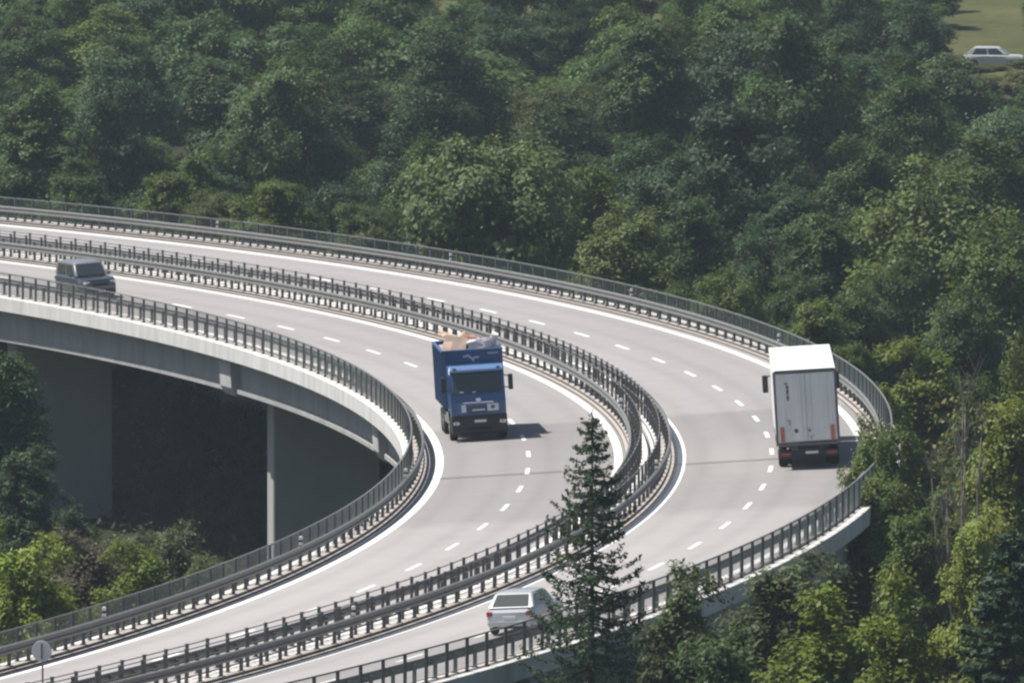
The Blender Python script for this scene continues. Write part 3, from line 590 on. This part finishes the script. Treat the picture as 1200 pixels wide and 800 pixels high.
def leaves(name, P, N, L_, asp=.55, m=None):
    """pointed leaf-shaped faces at P facing N with half-length L_"""
    n = len(P); N = N/np.linalg.norm(N, axis=1)[:, None]; a = unit(n); T = np.cross(N, a); T /= np.linalg.norm(T, axis=1)[:, None]+1e-9; B = np.cross(N, T)
    L_ = np.asarray(L_)[:, None]; f = N*L_*.18
    V = np.stack([P-T*L_, P+B*L_*asp-f, P+T*L_, P-B*L_*asp-f], 1).reshape(-1, 3)
    me = bpy.data.meshes.new(name); me.vertices.add(4*n); me.vertices.foreach_set('co', V.astype(np.float32).ravel()); me.loops.add(4*n); me.loops.foreach_set('vertex_index', np.arange(4*n, dtype=np.int32))
    me.polygons.add(n); me.polygons.foreach_set('loop_start', np.arange(0, 4*n, 4, dtype=np.int32)); me.materials.append(m or M_LEAF); me.update(calc_edges=True); return me
def trunk_mesh(name, H, r, limbs, seed, lo=.25, hi=.85, spread=.55, m=None):
    rr = random.Random(seed); bm = bmesh.new(); pts = [Vector((0, 0, -.4))]; n = 6
    for i in range(1, n+1): pts.append(Vector((rr.uniform(-.12, .12)*i*.4, rr.uniform(-.12, .12)*i*.4, H*.92*i/n)))
    for i in range(n): tube(bm, pts[i], pts[i+1], r*(1-i/n*.85), r*(1-(i+1)/n*.85), 7)
    for k in range(limbs):
        t = lo+(hi-lo)*k/max(1, limbs-1); i = min(n-1, int(t*n)); p = pts[i].lerp(pts[i+1], t*n-i); a = k*2.4+rr.uniform(-.4, .4); ln = H*spread*(1-t*.75)*rr.uniform(.75, 1.1)*.55
        q = p+Vector((math.cos(a)*ln*.75, math.sin(a)*ln*.75, ln*.55)); e = q+Vector((math.cos(a)*ln*.3, math.sin(a)*ln*.3, ln*.45)); rb = r*(1-t*.8)*.5
        tube(bm, p, q, rb, rb*.6, 5); tube(bm, q, e, rb*.6, rb*.2, 5)
    me = bpy.data.meshes.new(name); bm.to_mesh(me); bm.free(); me.materials.append(m or M_BARK); return me
def crown_broad(seed, H=14., Rw=4., base=2.2, lobes=26, nsub=13, nleaf=26, ls=.26, form='round'):
    global rng; rng = np.random.default_rng(seed); Ps = []; Ns = []; Ls = []
    cz = (H+base)/2; hz = (H-base)/2
    for i in range(lobes):
        u = unit(1)[0]; u[2] = u[2]*.9+.12; k = rng.uniform(.45, .86)
        if form == 'egg': sq = 1-.45*max(0, u[2])
        elif form == 'dome': sq = 1.05
        else: sq = 1-.2*max(0, u[2])
        c = np.array([u[0]*Rw*k*sq, u[1]*Rw*k*sq, cz+u[2]*hz*k]); rl = rng.uniform(.8, 1.55)*Rw/4
        if form == 'spires': # upright shoots
            a = rng.uniform(0, 6.283); q = math.sqrt(rng.uniform(0, 1)); top = H*(1-.42*q**2)*rng.uniform(.86, 1.0); zz = rng.uniform(base, top-.6) if i % 2 else top-.9; c = np.array([math.cos(a)*Rw*.85*q, math.sin(a)*Rw*.85*q, zz]); rl = rng.uniform(.55, .95)*Rw/4
        sd = unit(nsub); sd[:, 2] = np.abs(sd[:, 2])*.9-.25*(sd[:, 2] < 0)
        out = c-np.array([0, 0, cz-.5]); out /= np.linalg.norm(out)+1e-6
        sd = sd+.45*out; sd /= np.linalg.norm(sd, axis=1)[:, None]
        st = np.array([1, 1, 1.0 if form != 'spires' else 1.9])
        for s_ in sd:
            cc = c+s_*rl*st*rng.uniform(.7, 1.08); g = rng.normal(size=(nleaf, 3))*np.array([.23, .23, .19])*(1+.2*(form == 'spires'))*Rw/4*1.1
            Ps.append(cc+g); nn = s_*.75+out*.35+np.array([0, 0, .45])+rng.normal(size=(nleaf, 3))*.42; Ns.append(nn); Ls.append(rng.uniform(.65, 1.25, nleaf)*ls)
    # loose inner leaves so that the crown is not hollow
    n = lobes*nsub*5; u = unit(n); k = rng.uniform(.1, .72, n)[:, None]; Q = u*np.array([Rw, Rw, hz])*k; Q[:, 2] += cz; Ps.append(Q); Ns.append(u+rng.normal(size=(n, 3))*.8); Ls.append(np.full(n, ls*1.7))
    P = np.concatenate(Ps); P[:, 2] = np.maximum(P[:, 2], .25)
    return leaves('crown', P, np.concatenate(Ns), np.concatenate(Ls))
def crown_sparse(seed, H=14., Rw=2.2, base=3., n=52, nleaf=150, ls=.115):
    """slender open crown: twiggy shoots with leaf tufts"""
    global rng; rng = np.random.default_rng(seed); Ps = []; Ns = []; Ls = []
    for i in range(n):
        t = i/n; z = base+(H-base)*t; a = rng.uniform(0, 6.283); r = Rw*(1-.75*t)*rng.uniform(.35, 1.); c = np.array([math.cos(a)*r, math.sin(a)*r, z])
        m_ = int(nleaf*(1.2-.5*t)); g = rng.normal(size=(m_, 3))*np.array([.42, .42, .55]); Ps.append(c+g); Ns.append(np.array([math.cos(a)*.5, math.sin(a)*.5, .5])+rng.normal(size=(m_, 3))*.6); Ls.append(rng.uniform(.6, 1.3, m_)*ls)
    return leaves('crown', np.concatenate(Ps), np.concatenate(Ns), np.concatenate(Ls), .6)
def crown_spruce(seed, H=23., Rb=4.9, dz=.36, flat=.0, needle=.085, per=7, dens=50, droop=.22):
    global rng; rng = np.random.default_rng(seed); Ps = []; Ns = []; Ls = []; z = H-.25; bm = bmesh.new(); k = 0
    tube(bm, (0, 0, -.4), (0, 0, H*.6), .26, .11, 8); tube(bm, (0, 0, H*.6), (0, 0, H-.1), .11, .015, 6)
    n = 70; Ps.append(np.stack([rng.normal(0, .06, n), rng.normal(0, .06, n), rng.uniform(H-.9, H+.12, n)], 1)); Ns.append(unit(n)+np.array([0, 0, .3])); Ls.append(np.full(n, needle*.8))
    while z > 1.5:
        t = (H-z)/H; R0 = Rb*(t**.78)*1.15; nb = per+rng.integers(-1, 2)
        for j in range(nb):
            a = j*6.283/nb+k*.7+rng.uniform(-.25, .25); ln = R0*rng.uniform(.62, 1.12)+.22; zz = z+rng.uniform(-.15, .15)
            d = np.array([math.cos(a), math.sin(a), 0]); sidev = np.array([-d[1], d[0], 0])
            m_ = max(10, int(dens*ln)); u = rng.uniform(.12, 1, m_)**.8
            curve = lambda u: zz+ln*(-droop*np.sin(u*2.2)*1.0+.30*u*u*(1-flat)*.9)
            lat = rng.uniform(-1, 1, m_)*(.05+.30*ln*.45*(1-u)*u*2.2+.05)
            P = d[None]*(u*ln)[:, None]+sidev[None]*lat[:, None]; P[:, 2] = curve(u)+rng.normal(0, .045, m_)-np.abs(lat)*.22
            Ps.append(P); Ns.append(np.array([0, 0, 1.])+rng.normal(size=(m_, 3))*.55+d*.2); Ls.append(rng.uniform(.7, 1.4, m_)*needle)
            tube(bm, (0, 0, zz), tuple(d*ln*.55+np.array([0, 0, curve(.55)])), .02+.012*ln, .012, 4); tube(bm, tuple(d*ln*.55+np.array([0, 0, curve(.55)])), tuple(d*ln*.95+np.array([0, 0, curve(.95)])), .012, .005, 3)
        z -= dz*rng.uniform(.8, 1.2)*(1+.35*t); k += 1
    me = bpy.data.meshes.new('trunk'); bm.to_mesh(me); bm.free(); me.materials.append(M_BARK)
    return leaves('crown', np.concatenate(Ps), np.concatenate(Ns), np.concatenate(Ls), .42), me
def bare_mesh(seed, H=14.):
    rr = random.Random(seed); bm = bmesh.new()
    for k in range(7):
        a = rr.uniform(0, 6.28); p = Vector((rr.uniform(-.4, .4), rr.uniform(-.4, .4), -.3)); h = H*rr.uniform(.72, 1.); r = .13
        for i in range(9):
            q = p+Vector((math.cos(a)*.13*rr.uniform(.2, 1.4)+rr.uniform(-.12, .12), math.sin(a)*.13+rr.uniform(-.12, .12), h/9)); tube(bm, p, q, r, r*.82, 5); r *= .82
            if i > 1:
                for _ in range(3):
                    b = rr.uniform(0, 6.28); l = rr.uniform(.5, 1.4); e = q+Vector((math.cos(b)*l*.45, math.sin(b)*l*.45, l*.9)); tube(bm, q, e, r*.5, .014, 3)
                    for _2 in range(2): c_ = q.lerp(e, rr.uniform(.3, .9)); b2 = rr.uniform(0, 6.28); tube(bm, c_, c_+Vector((math.cos(b2)*.3, math.sin(b2)*.3, .5)), .020, .009, 3)
            p = q
    me = bpy.data.meshes.new('trunk'); bm.to_mesh(me); bm.free(); me.materials.append(M_TWIG); return me
PROTO = {}      # kind -> list of (crown mesh, trunk mesh, height, radius)
PROTO['broad'] = [(crown_broad(20+i, form=f, lobes=30, nleaf=58, ls=.125), trunk_mesh('trunk', 12.5, .26, 7, i), 14., 4.35) for i, f in enumerate(('egg', 'egg', 'dome', 'round', 'egg'))]
PROTO['spires'] = [(crown_broad(40+i, form='spires', lobes=56, nsub=10, nleaf=42, ls=.125, base=1.5), trunk_mesh('trunk', 12., .2, 8, 10+i), 14., 4.1) for i in range(3)]
PROTO['shrub'] = [(crown_broad(50+i, H=6., Rw=4., base=.3, lobes=20, form='dome', nleaf=36, ls=.19), trunk_mesh('trunk', 4.5, .12, 6, 20+i), 6., 4.4) for i in range(2)]
PROTO['slim'] = [(crown_sparse(60+i), trunk_mesh('trunk', 13.5, .14, 12, 30+i, .2, .95, .3), 14., 2.3) for i in range(2)]
PROTO['fine'] = [(crown_broad(70+i, form=f, lobes=40, nsub=16, nleaf=32, ls=.12), trunk_mesh('trunk', 12.5, .24, 8, 40+i), 14., 4.25) for i, f in enumerate(('dome', 'egg'))]
PROTO['finespires'] = [(crown_broad(76, form='spires', lobes=64, nsub=11, nleaf=20, ls=.15, base=1.), trunk_mesh('trunk', 12., .2, 8, 45), 14., 4.1)]
c_, t_ = crown_spruce(80); PROTO['spruce'] = [(c_, t_, 23., 4.6)]
c_, t_ = crown_spruce(81, H=18., Rb=5.2, dz=.50, flat=.6, needle=.12, per=10, dens=95, droop=.08); PROTO['cedar'] = [(c_, t_, 18., 5.6)]
PROTO['bare'] = [(crown_sparse(90, Rw=1.2, n=16, nleaf=26, ls=.11), bare_mesh(5), 14., 1.9)]
PROTO['low'] = [(crown_broad(95+i, H=8., Rw=4., base=.4, lobes=34, nsub=16, nleaf=26, ls=.15, form=f), trunk_mesh('trunk', 6., .16, 7, 60+i), 8., 4.2) for i, f in enumerate(('dome', 'round', 'egg'))]
PROTO['tall'] = [(crown_broad(110+i, H=18., Rw=2.9, base=2.5, lobes=84, nsub=15, nleaf=24, ls=.115, form=f), trunk_mesh('trunk', 16., .22, 12, 70+i, .2, .9, .3), 18., 3.) for i, f in enumerate(('round', 'egg'))]
PROTO['tallspires'] = [(crown_broad(115, H=18., Rw=3., base=1.5, lobes=110, nsub=11, nleaf=20, ls=.12, form='spires'), trunk_mesh('trunk', 16., .2, 12, 75, .2, .9, .3), 18., 3.)]
for k in PROTO:                     # true crown height and reach, so that tips land where they should
    out = []
    for cm_, tm_, H0, R0 in PROTO[k]:
        co = np.empty(len(cm_.vertices)*3, np.float32); cm_.vertices.foreach_get('co', co); co = co.reshape(-1, 3)
        out.append((cm_, tm_, float(np.percentile(co[:, 2], 99.9)) if k not in ('bare',) else H0, float(np.percentile(np.hypot(co[:, 0], co[:, 1]), 98.5)) if k not in ('bare',) else R0))
    PROTO[k] = out
trng = random.Random(5)
def tree(name, kind, px, py, y, wpx, col, lab, cat='tree', group=None, var=None, hmin=None):
    """px, py: where the crown tip shows; y: distance; wpx: crown width in photo pixels. The base stands on the ground below."""
    tip = ray(px, py, y); gz = ground(tip.x, y); Hn = tip.z-gz
    if hmin: Hn = max(Hn, hmin)
    wd = wpx*y/F_PX
    if kind in ('fine', 'broad', 'shrub') and Hn/wd < 1.15: kind = 'low'
    if Hn/wd > 2.15: kind = {'fine': 'tall', 'broad': 'tall', 'finespires': 'tallspires', 'spires': 'tallspires'}.get(kind, kind)
    lst = PROTO[kind]; cm, tm, H0, R0 = lst[trng.randrange(len(lst)) if var is None else var % len(lst)]
    M = Matrix.Translation((tip.x, y, gz-.05)) @ Matrix.Rotation(trng.uniform(0, 6.28), 4, 'Z') @ Matrix.Diagonal((wd/2/R0, wd/2/R0, Hn/H0, 1))
    t = thing(name, lab, cat, M, group); a = obj('crown', cm, t); b = obj('trunk', tm, t)
    j = trng.uniform(.68, 1.38) if name == 'forest_tree' else trng.uniform(.92, 1.1); col = (col[0]*1.14, col[1]*1.07, col[2]*.88); a.color = (col[0]*j, col[1]*j*trng.uniform(.97, 1.03), col[2]*j, 1); return t
DK = (.044, .078, .032); DK2 = (.058, .094, .042); MD = (.076, .128, .038); OL = (.072, .098, .026); YG = (.125, .165, .040); LG = (.095, .135, .050); GG = (.085, .105, .068); TEAL = (.042, .078, .042)
# foreground, below and right of the near arm
tree('spruce_tree', 'spruce', 694, 492, 420, 330, (.032, .058, .033), 'tall dark spruce in front of the bend, its tip over the inner carriageway', 'spruce')
tree('broadleaf_tree', 'fine', 795, 662, 432, 170, (.050, .076, .028), 'dark olive tree just right of the spruce at the bottom', var=0)
tree('broadleaf_tree', 'fine', 925, 644, 436, 230, (.056, .078, .034), 'dark olive rounded tree below the outer railing', var=0)
tree('broadleaf_tree', 'finespires', 965, 688, 405, 240, (.105, .155, .028), 'fresh green bushy tree at the bottom edge right of centre')
tree('broadleaf_tree', 'finespires', 1050, 664, 402, 180, (.115, .165, .030), 'bright yellow-green shoots beside the blue-green conifer')
tree('broadleaf_tree', 'fine', 860, 735, 412, 220, (.046, .078, .034), 'shaded dark shrub at the bottom edge between spruce and green bush', var=0)
tree('slim_tree', 'fine', 1012, 488, 492, 92, (.120, .165, .060), 'slender open tree overlapping the right side of the white lorry')
tree('slim_tree', 'fine', 1052, 498, 489, 96, (.085, .130, .045), 'slender tree hiding the tightest point of the outer railing')
tree('broadleaf_tree', 'fine', 1030, 560, 484, 130, (.105, .150, .050), 'mid green tree under the hidden outer railing', var=1)
tree('broadleaf_tree', 'fine', 1075, 600, 470, 130, (.070, .110, .036), 'leafy tree between the fresh green bush and the bare twigs', var=1)
tree('bare_tree', 'bare', 1122, 444, 470, 135, (.15, .145, .07), 'half dead grey-brown tree with bare upright twigs at the right')
tree('broadleaf_tree', 'fine', 1186, 466, 484, 150, (.135, .185, .044), 'yellow-green leafy tree at the right edge beside the bare twigs', var=1)
tree('broadleaf_tree', 'fine', 1150, 596, 452, 130, (.150, .200, .050), 'light yellow-green bush in front of the right-edge tree', var=0)
tree('conifer_tree', 'cedar', 1188, 628, 402, 420, (.045, .082, .062), 'blue-green conifer with layered boughs in the bottom right corner', 'conifer')
tree('slim_tree', 'slim', 1192, 385, 540, 80, (.110, .155, .055), 'slim pale tree at the right edge above the yellow-green tree')
tree('broadleaf_tree', 'fine', 1110, 552, 500, 150, (.066, .105, .040), 'deep green tree behind the bare twigs', var=0)
# right bank behind the bend
tree('broadleaf_tree', 'fine', 1085, 398, 566, 175, (.100, .145, .034), 'rounded olive-green bush behind the lorry, right of the outer railing')
tree('broadleaf_tree', 'fine', 1030, 452, 548, 100, (.115, .165, .040), 'small bright bush pressed against the outer railing')
tree('broadleaf_tree', 'finespires', 1085, 184, 640, 215, (.098, .142, .056), 'large pale-topped tree on the right, its left side sunlit')
tree('broadleaf_tree', 'finespires', 1172, 246, 612, 190, (.080, .122, .040), 'large green tree at the right edge in front of the pale-topped one')
tree('broadleaf_tree', 'broad', 1010, 160, 690, 130, DK2, 'dark tree left of the pale-topped tree, behind it')
tree('shrub', 'fine', 960, 352, 596, 110, (.098, .145, .040), 'light green shrub behind the railing left of the lorry roof', 'shrub')
tree('shrub', 'fine', 852, 312, 612, 135, (.085, .125, .038), 'low green shrub behind the outer railing between two clumps', 'shrub')
tree('broadleaf_tree', 'finespires', 735, 236, 630, 150, (.115, .160, .064), 'pale shrub of upright shoots standing out behind the railing', 'tree')
tree('broadleaf_tree', 'fine', 575, 158, 652, 225, (.085, .122, .058), 'big rounded pale-flecked tree behind the railing above the blue truck')
tree('broadleaf_tree', 'fine', 690, 195, 668, 110, (.085, .120, .034), 'yellowish tree between the rounded tree and the upright shoots')
tree('shrub', 'fine', 438, 236, 668, 110, (.062, .090, .034), 'low mid green shrub behind the railing left of the rounded tree', 'shrub')
tree('shrub', 'fine', 250, 222, 690, 90, (.058, .082, .034), 'small light shrub behind the far railing left of centre', 'shrub')
tree('shrub', 'fine', 335, 236, 684, 80, (.066, .090, .038), 'little pale bush low behind the far railing', 'shrub')
# bottom left, between the two arms
tree('broadleaf_tree', 'fine', 36, 626, 455, 170, (.150, .215, .040), 'bright yellow-green tree at the lower left behind the inner railing', var=0)
tree('broadleaf_tree', 'finespires', -8, 604, 462, 84, (.135, .195, .042), 'bright green shoots on the left edge above the bright tree')
tree('broadleaf_tree', 'fine', 98, 624, 482, 165, (.095, .090, .074), 'greyish brown bush between the bright tree and the green bush', 'bush', var=0)
tree('broadleaf_tree', 'fine', 158, 634, 472, 150, (.105, .150, .030), 'fresh green bush behind the lower left railing', 'bush', var=0)
tree('broadleaf_tree', 'fine', 208, 610, 480, 120, (.090, .115, .070), 'grey-green bush nearest the pier, lower left', 'bush', var=0)
tree('broadleaf_tree', 'fine', 130, 618, 500, 180, (.060, .080, .050), 'dull green bush behind the greyish one in the shade', 'bush', var=0)
tree('broadleaf_tree', 'fine', 240, 652, 472, 80, (.090, .125, .060), 'small pale bush at the foot of the pier behind the railing', 'bush', var=1)
tree('broadleaf_tree', 'fine', 2, 415, 572, 140, (.048, .088, .036), 'green tree at the left edge under the bridge deck', var=1)
tree('broadleaf_tree', 'fine', 30, 520, 552, 120, (.036, .066, .032), 'dark low tree at the left edge in the shade of the deck', var=0)
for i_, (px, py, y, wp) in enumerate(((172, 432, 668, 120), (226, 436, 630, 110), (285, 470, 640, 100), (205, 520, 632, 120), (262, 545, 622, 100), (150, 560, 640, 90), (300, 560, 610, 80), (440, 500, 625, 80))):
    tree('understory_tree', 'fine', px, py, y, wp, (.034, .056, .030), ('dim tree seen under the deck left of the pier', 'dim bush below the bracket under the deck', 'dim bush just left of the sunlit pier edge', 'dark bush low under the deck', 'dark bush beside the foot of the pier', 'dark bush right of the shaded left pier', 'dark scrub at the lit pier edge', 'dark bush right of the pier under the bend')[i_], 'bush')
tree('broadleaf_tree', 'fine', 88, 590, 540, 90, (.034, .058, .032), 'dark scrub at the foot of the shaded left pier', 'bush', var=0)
# the wood behind: rows that climb the slope, front to back
SALIENT = [(330, 62, 770, 150, DK2, 'tall evenly rounded tree in the forest left of centre'), (40, 84, 740, 130, DK2, 'dark tree in the forest at the upper left edge'), (232, 172, 716, 100, MD, 'lighter green tree low in the forest above the far railing'),
           (520, 30, 800, 140, DK, 'tall dark tree above the rounded pale-flecked tree'), (762, 24, 770, 125, DK2, 'tall grey-green tree in the forest above the upright shoots'), (945, 14, 760, 190, DK, 'broad dark crown in the forest above the lorry'),
           (870, 120, 715, 190, TEAL, 'darkest broad tree deep in the forest left of the lorry'), (125, 92, 765, 120, TEAL, 'bluish dark tree in the forest left of the tall rounded tree'), (1120, 62, 830, 130, DK2, 'dark bushy crown below the parked white car'), (640, 96, 800, 150, (.050, .070, .026), 'olive tree in the forest between two dark ones')]
for px, py, y, wp, col, lab in SALIENT: tree('forest_tree', 'broad' if trng.random() < .6 else 'fine', px, py, y, wp, col, lab, 'tree', 'forest behind the bend')
HUE = ('dark green', 'bluish dark', 'mid green', 'olive')
RANK = ('in the front row', 'in the second row', 'in the third row', 'in the fourth row', 'in the fifth row', 'in the sixth row', 'high up the slope', 'near the top edge', 'topmost at the picture edge')
def forest_label(k, ri, px):
    pl = ('at the left edge', 'above the grey off-road car', 'left of the tall rounded tree', 'over the far railing', 'left of the pale-flecked tree', 'above the blue truck', 'above the upright shoots', 'left of the white lorry', 'above the white lorry', 'above the pale-topped tree', 'at the right edge')
    return HUE[k]+' forest tree '+RANK[ri]+', '+pl[max(0, min(10, int((px+20)/112)))]
COLS = [DK, TEAL, (.064, .112, .038), (.078, .116, .032)]
for px, py, y, wp, col, lab in ((812, 232, 662, 120, DK, 'dark tree just right of the upright shoots'), (890, 262, 650, 130, TEAL, 'dark bluish tree above the low shrub by the railing'), (960, 250, 645, 130, DK2, 'dark tree filling the gap left of the pale-topped tree'), (930, 316, 622, 100, (.048, .085, .030), 'mid green bush behind the light shrub'), (1005, 330, 612, 110, (.050, .088, .032), 'mid green bush above the lorry roof'), (800, 330, 622, 90, (.055, .090, .032), 'small green bush at the foot of the upright shoots'), (1000, 402, 585, 90, (.070, .110, .032), 'leafy bush peeping over the lorry roof corner'), (1050, 300, 628, 120, (.052, .086, .034), 'green tree under the pale-topped crown'), (1130, 330, 600, 130, (.046, .080, .032), 'dark green tree low behind the olive bush'), (1150, 440, 540, 110, (.050, .085, .032), 'green tree behind the bare twigs at the right')):
    tree('broadleaf_tree', 'fine', px, py, y, wp, col, lab)
rows = [(696, 244, 30, 125), (728, 186, 52, 165), (772, 124, 58, 180), (822, 76, 48, 165), (860, 46, 34, 140), (880, 34, 24, 104), (915, 14, 16, 96), (950, -4, 12, 90), (985, -18, 10, 90)]
for ri, (y, py, jit, wp) in enumerate(rows):
    px = -70+trng.uniform(0, 50)
    while px < 1270:
        ww = wp*trng.uniform(.75, 1.3); k = trng.choices([0, 1, 2, 3], [4, 3, 3, 2] if ri < 5 else [2, 1, 4, 4])[0]
        lift = trng.uniform(-jit, jit); hole = False; hm = 7.5 if ri < 5 else trng.uniform(7., 10.)
        if ri >= 6 and (1085 < px or 500 < px < 580): hole = True          # meadow openings
        if ri >= 2 and 1100 < px < 1240: lift = max(lift, 94-py); hole = hole or ri > 3; hm = None     # the gap where the parked car shows
        if px > 960 and ri < 2: lift += -10
        if not hole:
            tree('forest_tree', trng.choice(['broad', 'broad', 'broad', 'spires', 'spires'] if ri < 5 else ['broad', 'fine']), px, py+lift, y+trng.uniform(-12, 12), ww, COLS[k], forest_label(k, ri, px), 'tree', 'forest trees behind the bend', hmin=hm)
            if ri >= 3 and hm: tree('forest_bush', 'low', px+ww*.4, 400, y-14+trng.uniform(-5, 5), ww*.9, COLS[(k+2) % 4], forest_label((k+2) % 4, ri, px).replace('forest tree', 'undergrowth bush'), 'bush', 'bushes under the forest trees', hmin=trng.uniform(3., 4.6))
        px += ww*(trng.uniform(.74, 1.05) if ri < 4 else trng.uniform(.5, .75))
# low scrub at the forest foot and on the meadow edge
for px, py, y, wp in ((1118, 70, fx.y-9, 60), (1146, 76, fx.y-7, 46), (1172, 75, fx.y-6, 40), (1204, 68, fx.y-8, 44), (1085, 40, fx.y-4, 70), (1160, 86, fx.y-28, 76), (1198, 82, fx.y-30, 70), (556, 16, 955, 50), (512, 12, 955, 50)):
    tree('shrub', 'low', px, py, y, wp, (.085, .105, .042), 'low olive scrub '+{1118: 'left of the parked white car', 1146: 'before the rear wheel of the parked car', 1172: 'before the middle of the parked car', 1204: 'before the bonnet of the parked car', 1085: 'at the meadow corner', 1160: 'on the slope below the parked car', 1198: 'on the slope at the right edge below the parked car', 556: 'right of the small meadow gap at the top', 512: 'left of the small meadow gap at the top'}[px], 'shrub', 'meadow scrub')

# undergrowth on the valley floor and under the wood
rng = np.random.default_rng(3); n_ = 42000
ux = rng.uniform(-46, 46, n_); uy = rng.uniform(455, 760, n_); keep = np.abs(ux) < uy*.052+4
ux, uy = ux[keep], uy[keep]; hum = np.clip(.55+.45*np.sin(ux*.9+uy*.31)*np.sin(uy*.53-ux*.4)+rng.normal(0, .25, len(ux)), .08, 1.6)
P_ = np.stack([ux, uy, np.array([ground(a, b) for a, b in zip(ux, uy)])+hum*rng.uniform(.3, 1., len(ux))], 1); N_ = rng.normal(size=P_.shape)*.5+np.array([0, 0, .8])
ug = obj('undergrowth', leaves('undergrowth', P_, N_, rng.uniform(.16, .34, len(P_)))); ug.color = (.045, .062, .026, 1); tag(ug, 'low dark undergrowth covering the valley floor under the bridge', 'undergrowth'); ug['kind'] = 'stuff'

# ------------------------------------------------------------------ haze
hb = box((0, 1000, (60-16)/2+.0), (1900, 2500, 76)); hz = bmo('haze', hb, mat('haze_surface')); hz['kind'] = 'stuff'
m = bpy.data.materials.new('haze_air'); m.use_nodes = True; n = m.node_tree; n.nodes.remove(n.nodes['Principled BSDF'])
pv = n.nodes.new('ShaderNodeVolumePrincipled'); pv.inputs['Color'].default_value = (.72, .88, 1, 1); pv.inputs['Density'].default_value = .00008; pv.inputs['Anisotropy'].default_value = .2
n.links.new(pv.outputs[0], n.nodes['Material Output'].inputs['Volume']); hz.data.materials.clear(); hz.data.materials.append(m)
